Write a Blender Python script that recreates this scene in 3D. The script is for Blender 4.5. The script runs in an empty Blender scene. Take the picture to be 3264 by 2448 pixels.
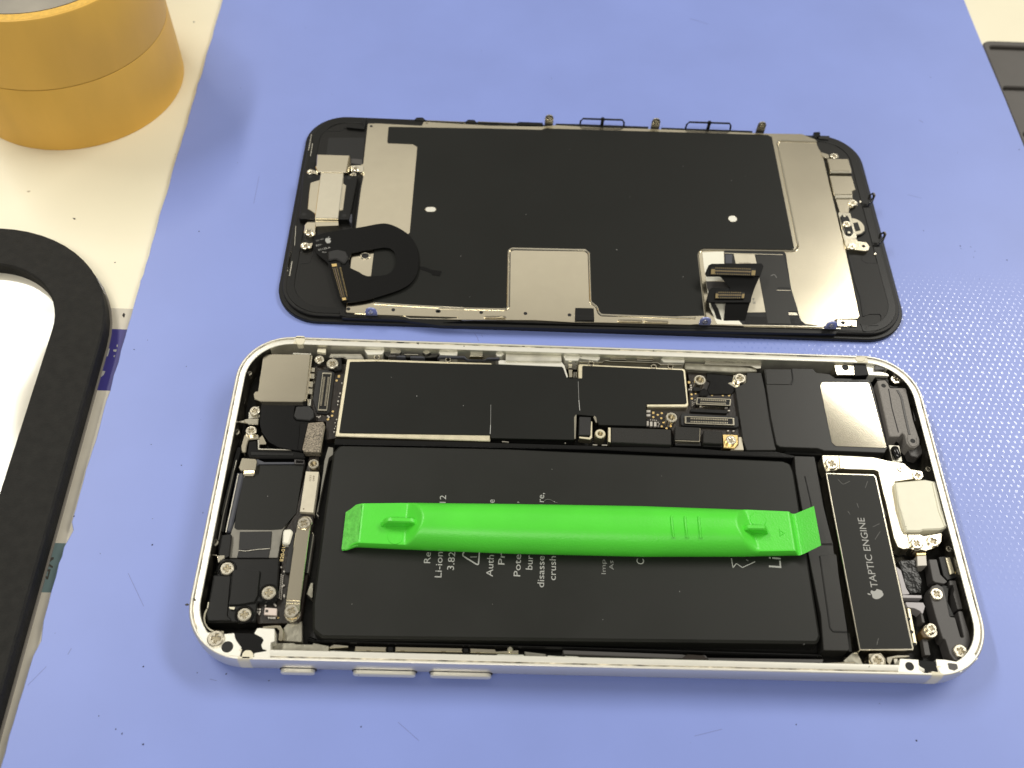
import bpy, bmesh, math, random
from mathutils import Vector, Matrix
from mathutils.geometry import tessellate_polygon
random.seed(4)
SC = bpy.context.scene
COL = SC.collection
MM = 0.001                                   # every length below is in millimetres

# ------------------------------------------------------------------ camera
F_PX, CX, CY = 3130.0, 1632.0, 1224.0
ROT = Matrix(((0.9990486, 0.0101527, 0.04241239),
              (0.03219233, -0.82775872, -0.56015994),
              (0.02942009, 0.56099236, -0.82729803)))
CAM = Vector((-19.998, -86.580, 168.648))
cd = bpy.data.cameras.new('camera')
cam = bpy.data.objects.new('camera', cd)
COL.objects.link(cam)
SC.camera = cam
cd.sensor_fit = 'HORIZONTAL'
cd.sensor_width = 36.0
cd.lens = F_PX / 3264.0 * 36.0
cd.clip_start = 0.005
cd.clip_end = 50.0
m = ROT.transposed() @ Matrix(((1, 0, 0), (0, -1, 0), (0, 0, -1)))
cam.matrix_world = Matrix.Translation(CAM * MM) @ m.to_4x4()
cd.dof.use_dof = True
cd.dof.focus_distance = 0.192
cd.dof.aperture_fstop = 26.0

# ------------------------------------------------------------------ light (an indoor work bench under ceiling fixtures, plus added fills)
W = bpy.data.worlds.new('World')
SC.world = W
W.use_nodes = True
bg = W.node_tree.nodes['Background']
bg.inputs[0].default_value = (1.0, 0.95, 0.84, 1)
bg.inputs[1].default_value = 0.30


def lamp(name, loc, turn, sx, sy, watt, color):
    d = bpy.data.lights.new(name, 'AREA')
    d.shape = 'RECTANGLE'
    d.size, d.size_y = sx, sy
    d.energy = watt
    d.color = color
    o = bpy.data.objects.new(name, d)
    COL.objects.link(o)
    o.location = loc
    o.rotation_euler = (0, 0, math.radians(turn))     # facing straight down
    return o


lamp('ceiling_or_fill_lamp', (1.32, 0.815, 1.5), -45, 1.30, 0.50, 37, (1.0, 0.965, 0.88))
lamp('ceiling_or_fill_lamp', (-1.0, 0.86, 1.5), 90, 1.15, 0.13, 24, (1.0, 0.965, 0.88))
lamp('ceiling_or_fill_lamp', (-0.02, 1.50, 1.5), 0, 1.30, 0.60, 1.7, (1.0, 0.95, 0.84))  # added dim panel, brightens the reflections in the left metal plates
lamp('ceiling_or_fill_lamp', (-0.3, -0.95, 1.6), 0, 1.15, 0.24, 16, (1.0, 0.965, 0.88))  # unseen fill added behind the camera for more diffuse light
SC.view_settings.view_transform = 'Standard'
SC.view_settings.look = 'None'
SC.view_settings.exposure = -0.2
SC.view_settings.gamma = 1.0
SC.cycles.max_bounces = 8

# ------------------------------------------------------------------ materials


def mat(name, col, rough=0.5, metal=0.0, spec=0.5, bump=0.0, bscale=4.0, var=0.0, vscale=0.6, rvar=0.0, coat=0.0, stretch=None, trans=0.0, specks=None, bdetail=3):
    M = bpy.data.materials.new(name)
    M.use_nodes = True
    nt = M.node_tree
    b = nt.nodes['Principled BSDF']
    b.inputs['Base Color'].default_value = (*col, 1)
    b.inputs['Roughness'].default_value = rough
    b.inputs['Metallic'].default_value = metal
    b.inputs['Specular IOR Level'].default_value = spec
    b.inputs['Coat Weight'].default_value = coat
    b.inputs['Coat Roughness'].default_value = 0.12
    if trans:
        b.inputs['Transmission Weight'].default_value = trans
    if not (bump or var or rvar or specks):
        return M
    N = nt.nodes.new
    Lk = nt.links.new
    tc = N('ShaderNodeTexCoord')
    mp = N('ShaderNodeMapping')
    k = stretch or (1, 1, 1)
    mp.inputs['Scale'].default_value = (1000 * k[0], 1000 * k[1], 1000 * k[2])
    Lk(tc.outputs['Object'], mp.inputs['Vector'])
    if bump:
        n = N('ShaderNodeTexNoise')
        n.inputs['Scale'].default_value = bscale
        n.inputs['Detail'].default_value = bdetail
        Lk(mp.outputs[0], n.inputs['Vector'])
        bp = N('ShaderNodeBump')
        bp.inputs['Strength'].default_value = 1.0
        bp.inputs['Distance'].default_value = bump * MM
        Lk(n.outputs[0], bp.inputs['Height'])
        Lk(bp.outputs[0], b.inputs['Normal'])
    if var or rvar:
        n = N('ShaderNodeTexNoise')
        n.inputs['Scale'].default_value = vscale
        n.inputs['Detail'].default_value = 5
        Lk(mp.outputs[0], n.inputs['Vector'])
        if var:
            r = N('ShaderNodeMapRange')
            r.inputs[1].default_value, r.inputs[2].default_value = 0.3, 0.7
            r.inputs[3].default_value, r.inputs[4].default_value = 1 - var, 1 + var
            Lk(n.outputs[0], r.inputs[0])
            x = N('ShaderNodeVectorMath')
            x.operation = 'SCALE'
            x.inputs[0].default_value = col
            Lk(r.outputs[0], x.inputs['Scale'])
            Lk(x.outputs[0], b.inputs['Base Color'])
        if rvar:
            r = N('ShaderNodeMapRange')
            r.inputs[1].default_value, r.inputs[2].default_value = 0.3, 0.7
            r.inputs[3].default_value, r.inputs[4].default_value = rough - rvar, rough + rvar
            Lk(n.outputs[0], r.inputs[0])
            Lk(r.outputs[0], b.inputs['Roughness'])
    if specks:
        sc, thr, sc_col = specks
        v = N('ShaderNodeTexNoise')
        v.inputs['Scale'].default_value = sc
        v.inputs['Detail'].default_value = 2
        Lk(mp.outputs[0], v.inputs['Vector'])
        r = N('ShaderNodeMapRange')
        r.inputs[1].default_value, r.inputs[2].default_value = thr, thr + 0.03
        Lk(v.outputs[0], r.inputs[0])
        mx = N('ShaderNodeMix')
        mx.data_type = 'RGBA'
        Lk(r.outputs[0], mx.inputs[0])
        src = b.inputs['Base Color'].links[0].from_socket if b.inputs['Base Color'].links else None
        if src:
            Lk(src, mx.inputs[6])
        else:
            mx.inputs[6].default_value = (*col, 1)
        mx.inputs[7].default_value = (*sc_col, 1)
        Lk(mx.outputs[2], b.inputs['Base Color'])
    return M


def mat_dimples():
    """blue bench mat: glossy vinyl pressed with a fine staggered dimple grid, worn unevenly, its relief kept only where the highlight falls"""
    M = mat('mat_vinyl', (0.222, 0.290, 0.665), 0.36, 0, 0.55, var=0.045, vscale=0.035, specks=(0.55, 0.80, (0.12, 0.13, 0.3)))
    nt = M.node_tree
    N, Lk = nt.nodes.new, nt.links.new
    b = nt.nodes['Principled BSDF']
    tc = N('ShaderNodeTexCoord')
    sp = N('ShaderNodeSeparateXYZ')
    nz = N('ShaderNodeTexNoise')
    nz.inputs['Scale'].default_value = 900
    nz.inputs['Detail'].default_value = 1
    Lk(tc.outputs['Object'], nz.inputs['Vector'])
    ad = N('ShaderNodeVectorMath')
    ad.operation = 'MULTIPLY_ADD'
    ad.inputs[1].default_value = (0.0007, 0.0007, 0)
    Lk(nz.outputs['Color'], ad.inputs[0])
    Lk(tc.outputs['Object'], ad.inputs[2])
    Lk(ad.outputs[0], sp.inputs[0])

    def sine(sock, period):
        k = N('ShaderNodeMath')
        k.operation = 'MULTIPLY'
        k.inputs[1].default_value = 2 * math.pi / (period * MM)
        Lk(sock, k.inputs[0])
        s = N('ShaderNodeMath')
        s.operation = 'SINE'
        Lk(k.outputs[0], s.inputs[0])
        return s.outputs[0]
    mu = N('ShaderNodeMath')
    mu.operation = 'MULTIPLY'
    Lk(sine(sp.outputs[0], 1.45), mu.inputs[0])
    Lk(sine(sp.outputs[1], 2.3), mu.inputs[1])
    n2 = N('ShaderNodeTexNoise')
    n2.inputs['Scale'].default_value = 45
    n2.inputs['Detail'].default_value = 3
    Lk(tc.outputs['Object'], n2.inputs['Vector'])
    amp = N('ShaderNodeMath')
    amp.operation = 'MULTIPLY'
    mxx = N('ShaderNodeMath')
    mxx.operation = 'MAXIMUM'
    mxx.inputs[1].default_value = 0.0
    Lk(mu.outputs[0], mxx.inputs[0])
    pw = N('ShaderNodeMath')
    pw.operation = 'POWER'
    pw.inputs[1].default_value = 1.4
    Lk(mxx.outputs[0], pw.inputs[0])
    Lk(pw.outputs[0], amp.inputs[0])
    Lk(n2.outputs[0], amp.inputs[1])
    n3 = N('ShaderNodeTexNoise')
    n3.inputs['Scale'].default_value = 1600
    n3.inputs['Detail'].default_value = 2
    Lk(tc.outputs['Object'], n3.inputs['Vector'])
    a2 = N('ShaderNodeMath')
    a2.operation = 'MULTIPLY_ADD'
    a2.inputs[1].default_value = 0.35
    Lk(n3.outputs[0], a2.inputs[0])
    Lk(amp.outputs[0], a2.inputs[2])
    bp = N('ShaderNodeBump')
    bp.inputs['Distance'].default_value = 0.012 * MM
    Lk(a2.outputs[0], bp.inputs['Height'])
    Lk(bp.outputs[0], b.inputs['Normal'])
    # the raised dots are polished, the ground between them is dull
    r = N('ShaderNodeMapRange')
    r.interpolation_type = 'SMOOTHSTEP'
    r.inputs[1].default_value, r.inputs[2].default_value = 0.45, 0.8
    r.inputs[3].default_value, r.inputs[4].default_value = 0.42, 0.13
    # relief and polish are masked to the area where the lamp's highlight sparkles
    wx = N('ShaderNodeMapRange')
    wx.interpolation_type = 'SMOOTHSTEP'
    wx.inputs[1].default_value, wx.inputs[2].default_value = -0.005, 0.050
    s2 = N('ShaderNodeSeparateXYZ')
    Lk(tc.outputs['Object'], s2.inputs[0])
    Lk(s2.outputs[0], wx.inputs[0])
    wy = N('ShaderNodeMapRange')
    wy.interpolation_type = 'SMOOTHSTEP'
    wy.inputs[1].default_value, wy.inputs[2].default_value = 0.085, 0.045
    Lk(s2.outputs[1], wy.inputs[0])
    wz = N('ShaderNodeMapRange')
    wz.interpolation_type = 'SMOOTHSTEP'
    wz.inputs[1].default_value, wz.inputs[2].default_value = -0.05, 0.01
    Lk(s2.outputs[1], wz.inputs[0])
    wyz = N('ShaderNodeMath')
    wyz.operation = 'MULTIPLY'
    Lk(wy.outputs[0], wyz.inputs[0])
    Lk(wz.outputs[0], wyz.inputs[1])
    ww = N('ShaderNodeMath')
    ww.operation = 'MULTIPLY'
    Lk(wx.outputs[0], ww.inputs[0])
    Lk(wyz.outputs[0], ww.inputs[1])
    w3 = N('ShaderNodeMath')
    w3.operation = 'MULTIPLY'
    Lk(ww.outputs[0], w3.inputs[0])
    Lk(mu.outputs[0], w3.inputs[1])
    Lk(w3.outputs[0], r.inputs[0])
    Lk(r.outputs[0], b.inputs['Roughness'])
    w4 = N('ShaderNodeMath')
    w4.operation = 'MULTIPLY'
    Lk(ww.outputs[0], w4.inputs[0])
    Lk(pw.outputs[0], w4.inputs[1])
    Lk(w4.outputs[0], amp.inputs[0])
    return M


STEEL = mat('steel_sheet', (0.75, 0.685, 0.535), 0.21, 1, bump=0.06, bscale=0.075, bdetail=0, var=0.015, vscale=0.3)
STEEL_B = mat('steel_bright', (0.84, 0.785, 0.64), 0.20, 1, bump=0.06, bscale=0.075, bdetail=0, var=0.015)
STEEL_D = mat('steel_dull', (0.44, 0.42, 0.36), 0.42, 1, bump=0.01, bscale=5, var=0.12)
SCREW = mat('screw_metal', (0.82, 0.76, 0.62), 0.26, 1, bump=0.006, bscale=7, var=0.08, vscale=2)
HOLE = mat('screw_recess', (0.32, 0.28, 0.20), 0.4, 1)
ALU = mat('anodised_aluminium', (0.86, 0.84, 0.755), 0.36, 0.5, bump=0.004, bscale=20, var=0.02, specks=(0.8, 0.74, (0.35, 0.33, 0.27)))
ALU_S = mat('aluminium_side', (0.72, 0.69, 0.61), 0.36, 0.75, bump=0.003, bscale=25)
WALL_M = mat('milled_aluminium', (0.62, 0.60, 0.52), 0.45, 0.8, var=0.2, vscale=0.25)
BAND = mat('antenna_plastic', (0.74, 0.69, 0.53), 0.45)
GOLD = mat('gold_plate', (0.95, 0.70, 0.30), 0.3, 1, bump=0.003, bscale=10)
CAN = mat('shield_can_tin', (0.84, 0.77, 0.57), 0.42, 1, bump=0.01, bscale=6, var=0.08)
GLUED = mat('black_wall_lining', (0.02, 0.018, 0.014), 0.35, 0.2, 0.4, bump=0.15, bscale=1.2, var=0.8, vscale=0.5)
STICK = mat('black_label', (0.011, 0.0113, 0.0095), 0.45, 0, 0.25, bump=0.003, bscale=14)
STICK_C = mat('graphite_sheet', (0.0095, 0.010, 0.0085), 0.48, 0, 0.22, bump=0.004, bscale=18, rvar=0.05, vscale=0.07)
BATT = mat('battery_wrap', (0.0145, 0.015, 0.013), 0.42, 0, 0.3, bump=0.006, bscale=10, rvar=0.05, vscale=0.06)
BLACK = mat('black_plastic', (0.0075, 0.0075, 0.007), 0.36, 0, 0.28, bump=0.008, bscale=5)
GLOSS = mat('black_gloss', (0.006, 0.006, 0.006), 0.16, 0, 0.5, bump=0.01, bscale=1.2)
VOID = mat('black_adhesive', (0.006, 0.0058, 0.005), 0.45, 0, 0.35, bump=0.08, bscale=1.4)
RUBBER = mat('black_rubber', (0.012, 0.012, 0.012), 0.6, bump=0.05, bscale=4)
FOAMB = mat('black_sponge', (0.016, 0.015, 0.013), 0.75, bump=0.12, bscale=3.5)
PCB = mat('circuit_board', (0.014, 0.010, 0.007), 0.34, 0, 0.5, bump=0.03, bscale=2.5, var=0.4, vscale=1.2)
GREY = mat('grey_plastic', (0.062, 0.058, 0.056), 0.42, 0, 0.5, bump=0.012, bscale=8)
GREYL = mat('grey_nylon', (0.235, 0.22, 0.205), 0.6, 0, 0.4, bump=0.03, bscale=6, var=0.14, vscale=3)
SATIN = mat('satin_black', (0.022, 0.0215, 0.0195), 0.34, 0, 0.35, bump=0.006, bscale=6)
FLEX = mat('flex_film', (0.005, 0.005, 0.005), 0.34, 0, 0.16, bump=0.006, bscale=3)
SLATE = mat('slate_plastic', (0.05, 0.053, 0.068), 0.4)
FOIL = mat('grey_foil', (0.30, 0.285, 0.23), 0.4, 0.7, bump=0.12, bscale=0.6, var=0.15)
FILM = mat('grey_film', (0.21, 0.20, 0.17), 0.45, 0.4, var=0.1)
LILAC = mat('pale_flex', (0.36, 0.34, 0.35), 0.35, 0.2)
PAD = mat('conductive_pad', (0.25, 0.215, 0.165), 0.6, 0.35, bump=0.09, bscale=5, var=0.75, vscale=4.5)
PALE = mat('pale_label', (0.60, 0.55, 0.43), 0.5, 0.25, bump=0.004, bscale=20, var=0.05)
CREAM = mat('cream_plastic', (0.78, 0.755, 0.60), 0.38, var=0.02)
WHITE = mat('white_plastic', (0.82, 0.80, 0.68), 0.4)
SEAM = mat('dark_seam', (0.003, 0.003, 0.003), 0.6)
PIN = mat('contact_metal', (0.26, 0.20, 0.10), 0.4, 0.8)
INK_W = mat('white_ink', (0.38, 0.38, 0.36), 0.6)
INK_G = mat('yellow_ink', (0.80, 0.62, 0.28), 0.5)
INK_D = mat('dark_ink', (0.05, 0.045, 0.035), 0.6)
INK_B = mat('brown_ink', (0.14, 0.10, 0.06), 0.6)
INK_DIM = mat('dim_ink', (0.20, 0.20, 0.19), 0.6)
CHIPC = mat('chip_ceramic', (0.50, 0.47, 0.42), 0.4, 0.3)
PINK = mat('sensor_lid', (0.66, 0.56, 0.50), 0.4, 0.2)
AMBER = mat('amber_film', (0.10, 0.06, 0.02), 0.25)
MATV = mat_dimples()
TABLE = mat('table_laminate', (0.84, 0.785, 0.60), 0.35, 0, 0.4, var=0.03, vscale=0.03, specks=(0.35, 0.78, (0.45, 0.38, 0.25)))
PAPER = mat('paper', (0.56, 0.52, 0.43), 0.5, var=0.05, vscale=0.2)
INK_V = mat('violet_print', (0.036, 0.030, 0.19), 0.5)
INK_T = mat('teal_print', (0.13, 0.19, 0.19), 0.5)
TRAYM = mat('tray_rubber', (0.075, 0.068, 0.062), 0.5, bump=0.02, bscale=3, var=0.1, vscale=0.1)
FOAM = mat('foam_rubber', (0.0135, 0.013, 0.0115), 0.8, 0, 0.35, bump=0.14, bscale=2.6, var=0.25, vscale=0.5, specks=(0.25, 0.77, (0.004, 0.004, 0.004)))
GLOSSW = mat('glossy_white_board', (0.70, 0.665, 0.56), 0.10, 0, 0.5, bump=0.3, bscale=0.05, bdetail=1, specks=(0.3, 0.79, (0.35, 0.29, 0.2)))
CLEAR = mat('clear_edge', (0.22, 0.20, 0.17), 0.2)
TAPE = mat('yellow_tape', (0.80, 0.475, 0.09), 0.48, 0, 0.45, bump=0.02, bscale=0.6, var=0.08, vscale=0.08, stretch=(1, 1, 0.3))
TAPE_E = mat('tape_edge', (0.78, 0.47, 0.08), 0.6, bump=0.08, bscale=3, var=0.12, vscale=1.2)
TAPE_S = mat('tape_side', (0.30, 0.275, 0.23), 0.35, 0.2, var=0.25, vscale=0.06)
DARKB = mat('brown_edge', (0.17, 0.07, 0.015), 0.6)
GREEN = mat('green_nylon', (0.085, 0.68, 0.04), 0.36, 0, 0.5, bump=0.035, bscale=3.2, var=0.05, vscale=0.12)
GREEN_D = mat('green_scuffed', (0.13, 0.60, 0.08), 0.55, 0, 0.4, bump=0.12, bscale=2.0, var=0.18, vscale=1.2)
ADH = mat('adhesive_residue', (0.42, 0.38, 0.30), 0.6, 0, 0.3, bump=0.1, bscale=2, var=0.85, vscale=0.5)
DUST = mat('dust', (0.02, 0.018, 0.02), 0.8)

# ------------------------------------------------------------------ placing: photo measurements -> points on real planes (mm)


def ground(u, v, z):
    d = ROT.transposed() @ Vector(((u - CX) / F_PX, (v - CY) / F_PX, 1))
    return CAM + d * ((z - CAM.z) / d.z)


def on_y(u, v, y):
    d = ROT.transposed() @ Vector(((u - CX) / F_PX, (v - CY) / F_PX, 1))
    return CAM + d * ((y - CAM.y) / d.y)


ZN = {'s': (0, 0, 1), 'f': (0, 0, 0.67770), 'z1': (560, 1040, 2.765), 'z2': (560, 1600, 2.765), 'z3': (1260, 1040, 2.765), 'z4': (2000, 1040, 2.765),
      'z5': (2500, 1100, 3.16), 'z6': (2500, 1600, 2.7657), 'd1': (860, 340, 3.16), 'd2': (880, 640, 3.6867), 'd3': (1500, 340, 2.212),
      'd4': (1400, 740, 2.765), 'd5': (2150, 740, 2.949), 'd6': (2400, 380, 3.318), 'g1': (1000, 1560, 2.458), 'g2': (1800, 1560, 2.458),
      't': (2800, 0, 1.8427), 'l': (0, 680, 2.074), 'l2': (0, 1480, 1.714), 'b': (280, 1020, 6.917), 'n': (100, 1720, 9.217),
      'x1': (1200, 1050, 4.424), 'x2': (1700, 1070, 4.424), 'c3': (560, 1860, 5.53), 'c4': (2860, 1860, 4.74), 'tp': (0, 0, 3.16), 'lb': (930, 1490, 10.37)}
_z = ['s']


def px(s):
    out = []
    for t in s.split():
        if ',' in t:
            u, v = t.split(',')
            x0, y0, k = ZN[_z[0]]
            out.append((x0 + float(u) / k, y0 + float(v) / k))
        else:
            _z[0] = t
    return out


def pts(s, z):
    if not isinstance(s, str):
        return [(p[0], p[1]) for p in s]
    return [tuple(ground(u, v, z).to_2d()) for u, v in px(s)]


def pt(s, z):
    return Vector((*pts(s, z)[0], z))


def scale_at(s):
    """photo pixels of the zone in s -> mm (approx., along x)"""
    k = ZN[_z[0]][2]
    return 1 / (k * 17.3)


# ------------------------------------------------------------------ objects
ORG = {}


def thing(name, loc, label, cat, group=None):
    o = bpy.data.objects.new(name, None)
    COL.objects.link(o)
    o.location = Vector(loc) * MM
    o.empty_display_size = 0.01
    o['label'], o['category'] = label, cat
    if group:
        o['group'] = group
    ORG[o] = Vector(loc)
    return o


def root_of(o):
    while o.parent:
        o = o.parent
    return o


def link(name, mesh, material, parent=None, loc=None, label=None, kind=None):
    o = bpy.data.objects.new(name, mesh)
    COL.objects.link(o)
    if parent:
        o.parent = parent
    if loc is not None:
        o.location = (Vector(loc) - (ORG[root_of(parent)] if parent else Vector())) * MM
    if material and not mesh.materials:
        mesh.materials.append(material)
    if label:
        o['label'] = label
    if kind:
        o['kind'] = kind
    return o


def build(name, verts, faces, material, parent=None, smooth=32, label=None, kind=None):
    off = ORG[root_of(parent)] if parent and root_of(parent) in ORG else Vector()
    me = bpy.data.meshes.new(name)
    me.from_pydata([((v[0] - off.x) * MM, (v[1] - off.y) * MM, (v[2] - off.z) * MM) for v in verts], [], faces)
    if smooth:
        me.polygons.foreach_set('use_smooth', [True] * len(me.polygons))
        me.set_sharp_from_angle(angle=math.radians(smooth))
    return link(name, me, material, parent, None, label, kind)


def area(P):
    return 0.5 * sum(P[i][0] * P[(i + 1) % len(P)][1] - P[(i + 1) % len(P)][0] * P[i][1] for i in range(len(P)))


def rounded(P, r, seg=4):
    if r <= 0:
        return P
    out, n = [], len(P)
    for i in range(n):
        a, b, c = Vector(P[i - 1]), Vector(P[i]), Vector(P[(i + 1) % n])
        d1, d2 = a - b, c - b
        l1, l2 = d1.length, d2.length
        if l1 < 1e-6 or l2 < 1e-6:
            continue
        d1 /= l1
        d2 /= l2
        ang = d1.angle(d2, 3.14)
        if ang > 2.9:
            out.append(tuple(b))
            continue
        t = min(r / math.tan(ang / 2), l1 * 0.45, l2 * 0.45)
        p, q = b + d1 * t, b + d2 * t
        for k in range(seg + 1):
            s = k / seg
            out.append(tuple((1 - s) ** 2 * p + 2 * s * (1 - s) * b + s * s * q))
    return out


def chaikin(P, it=2):
    for _ in range(it):
        P = [tuple(Vector(P[i]).lerp(Vector(P[(i + 1) % len(P)]), f)) for i in range(len(P)) for f in (.25, .75)]
    return P


def offset(P, d):
    """move a CCW outline inwards by d"""
    n, out = len(P), []
    for i in range(n):
        a, b, c = Vector(P[i - 1]), Vector(P[i]), Vector(P[(i + 1) % n])
        e1, e2 = (b - a), (c - b)
        if e1.length < 1e-9 or e2.length < 1e-9:
            out.append(tuple(b))
            continue
        e1.normalize()
        e2.normalize()
        n1, n2 = Vector((-e1.y, e1.x)), Vector((-e2.y, e2.x))
        mt = n1 + n2
        if mt.length < 1e-4:
            out.append(tuple(b))
            continue
        mt.normalize()
        out.append(tuple(b + mt * (d / max(0.5, mt.dot(n1)))))
    return out


def prism_data(P, z1, z0, b=0.0, holes=(), V=None, F=None):
    V = [] if V is None else V
    F = [] if F is None else F
    loops = []
    for i, L in enumerate([P, *holes]):
        L = list(L)
        if (area(L) < 0) != (i > 0):
            L.reverse()
        loops.append(L)
    tops = [offset(L, b) if b else L for L in loops]
    ids, flat = [], []
    for L, T in zip(loops, tops):
        n, s = len(L), len(V)
        V += [(x, y, z0) for x, y in L]
        V += [(x, y, z1 - b) for x, y in L]
        F += [(s + i, s + (i + 1) % n, s + n + (i + 1) % n, s + n + i) for i in range(n)]
        t = s + n
        if b:
            t = len(V)
            V += [(x, y, z1) for x, y in T]
            F += [(s + n + i, s + n + (i + 1) % n, t + (i + 1) % n, t + i) for i in range(n)]
        ids += [(t + i, s + i) for i in range(n)]
        flat.append([Vector((x, y, 0)) for x, y in T])
    allp = [p for L in flat for p in L]
    for tri in tessellate_polygon(flat):
        a, c, d = (allp[k] for k in tri)
        up = (c - a).cross(d - a).z > 0
        tri = tuple(tri) if up else tuple(reversed(tri))
        F.append(tuple(ids[k][0] for k in tri))
        F.append(tuple(ids[k][1] for k in reversed(tri)))
    return V, F


def prism(name, s, z1, z0, material, parent=None, r=0.15, b=0.06, holes=(), label=None, kind=None):
    P = pts(s, z1)
    P = chaikin(P) if r < 0 else rounded(P, r)
    V, F = prism_data(P, z1, z0, b, [pts(h, z1) for h in holes])
    return build(name, V, F, material, parent, 30, label, kind)


def many(name, polys, z1, z0, material, parent, kind=None, b=0.0):
    V, F = [], []
    for p in polys:
        prism_data(p, z1, z0, b, (), V, F)
    return build(name, V, F, material, parent, 30, None, kind)


def circle(c, r, n=20, ry=None):
    ry = r if ry is None else ry
    return [(c[0] + r * math.cos(2 * math.pi * k / n), c[1] + ry * math.sin(2 * math.pi * k / n)) for k in range(n)]


def disc(name, s, r, z1, z0, material, parent, b=0.04, hole=0, n=20, label=None):
    c = pts(s, z1)[0]
    return prism(name, circle(c, r, n), z1, z0, material, parent, 0, b, [circle(c, hole, n)] if hole else (), label)


def stroke_poly(P, w):
    """outline of a polyline of width w"""
    L, R = [], []
    n = len(P)
    for i in range(n):
        a, b = Vector(P[max(i - 1, 0)]), Vector(P[min(i + 1, n - 1)])
        d = (b - a).normalized()
        q = Vector((-d.y, d.x)) * w / 2
        if 0 < i < n - 1:
            d1 = (Vector(P[i]) - a).normalized()
            c = max(0.55, d.dot(d1))
            q /= c
        L.append(tuple(Vector(P[i]) + q))
        R.append(tuple(Vector(P[i]) - q))
    return L + R[::-1]


def smooth_line(P, r):
    out = [P[0]]
    for i in range(1, len(P) - 1):
        a, b, c = Vector(P[i - 1]), Vector(P[i]), Vector(P[i + 1])
        l1, l2 = (a - b).length, (c - b).length
        t = min(r, l1 * .45, l2 * .45)
        p, q = b + (a - b) / l1 * t, b + (c - b) / l2 * t
        for k in range(5):
            s = k / 4
            out.append(tuple((1 - s) ** 2 * p + 2 * s * (1 - s) * b + s * s * q))
    return out + [P[-1]]


def strip(name, s, w, z1, z0, material, parent, r=0.4, b=0.0, label=None):
    P = smooth_line(pts(s, z1), r)
    return prism(name, stroke_poly(P, w), z1, z0, material, parent, 0, b, (), label)


def tube(name, P, r, material, parent, n=8):
    P = [Vector(p) for p in P]
    V, F = [], []
    up = Vector((0.3, 0.2, 1)).normalized()
    for i, p in enumerate(P):
        d = (P[min(i + 1, len(P) - 1)] - P[max(i - 1, 0)]).normalized()
        a = d.cross(up)
        if a.length < 1e-3:
            a = d.cross(Vector((1, 0, 0)))
        a.normalize()
        c = d.cross(a)
        for k in range(n):
            t = 2 * math.pi * k / n
            V.append(p + (a * math.cos(t) + c * math.sin(t)) * r)
    for i in range(len(P) - 1):
        for k in range(n):
            F.append((i * n + k, i * n + (k + 1) % n, (i + 1) * n + (k + 1) % n, (i + 1) * n + k))
    F.append(tuple(range(n))[::-1])
    F.append(tuple(range(len(V) - n, len(V))))
    return build(name, V, F, material, parent, 50)


def sheet(name, rows, th, material, parent):
    """rows of 3-D points -> a sheet of thickness th"""
    nr, nc = len(rows), len(rows[0])
    V = [Vector(p) for r_ in rows for p in r_]
    nrm = [Vector() for _ in V]
    Q = []
    for i in range(nr - 1):
        for j in range(nc - 1):
            q = (i * nc + j, i * nc + j + 1, (i + 1) * nc + j + 1, (i + 1) * nc + j)
            nn = (V[q[2]] - V[q[0]]).cross(V[q[3]] - V[q[1]])
            if nn.length > 0:
                nn.normalize()
            for k in q:
                nrm[k] += nn
            Q.append(q)
    B = [v - (nrm[k].normalized() if nrm[k].length else Vector((0, 0, 1))) * th for k, v in enumerate(V)]
    n = len(V)
    F = Q + [tuple(n + k for k in reversed(q)) for q in Q]
    edge = [j for j in range(nc)] + [i * nc + nc - 1 for i in range(1, nr)] + [(nr - 1) * nc + j for j in range(nc - 2, -1, -1)] + [i * nc for i in range(nr - 2, 0, -1)]
    for a, b in zip(edge, edge[1:] + edge[:1]):
        F.append((b, a, a + n, b + n))
    return build(name, V + B, F, material, parent, 40)


def box_between(a, b, w, h):
    pass


_screw = {}


def screw_mesh(kind):
    if kind in _screw:
        return _screw[kind]
    n = 24
    c = circle((0, 0), 1.0, n)
    a, w = 0.52, 0.16
    cross = [(a, -w), (a, w), (w, w), (w, a), (-w, a), (-w, w), (-a, w), (-a, -w), (-w, -w), (-w, -a), (w, -a), (w, -w)]
    V, F = prism_data(c, 0.0, -0.75, 0.12, [cross])
    me = bpy.data.meshes.new('screw_head')
    me.from_pydata([(x * MM, y * MM, z * MM) for x, y, z in V], [], F)
    me.polygons.foreach_set('use_smooth', [True] * len(me.polygons))
    me.set_sharp_from_angle(angle=math.radians(30))
    me.materials.append(SCREW)
    V, F = prism_data(circle((0, 0), 0.62, 12), -0.3, -0.6)
    m2 = bpy.data.meshes.new('cross_recess')
    m2.from_pydata([(x * MM, y * MM, z * MM) for x, y, z in V], [], F)
    m2.materials.append(HOLE)
    _screw[kind] = (me, m2)
    return _screw[kind]


def screw(s, r, z, parent, rot=None, tilt=(0, 0)):
    me, m2 = screw_mesh('cross')
    o = link('screw', me, None, parent, pt(s, z))
    o.scale = (r, r, max(0.7, r * 0.8))
    o.rotation_euler = (tilt[0], tilt[1], random.uniform(0, 1.5) if rot is None else rot)
    link('cross_recess', m2, None, o)
    return o


def standoff(s, r, z, parent, hole=0.5, z0=2.0, material=None, teeth=0):
    c = pts(s, z)[0]
    n = 32
    P = [(c[0] + (r + (0.07 if teeth and k % 2 else 0)) * math.cos(2 * math.pi * k / n), c[1] + (r + (0.07 if teeth and k % 2 else 0)) * math.sin(2 * math.pi * k / n)) for k in range(n)]
    o = prism('standoff', P, z, z0, material or SCREW, parent, 0, 0.12, [circle(c, r * hole, n)])
    prism('thread_hole', circle(c, r * hole + 0.1, 16), z - 0.8, z - 1.2, HOLE, o, 0, 0)
    return o


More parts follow.
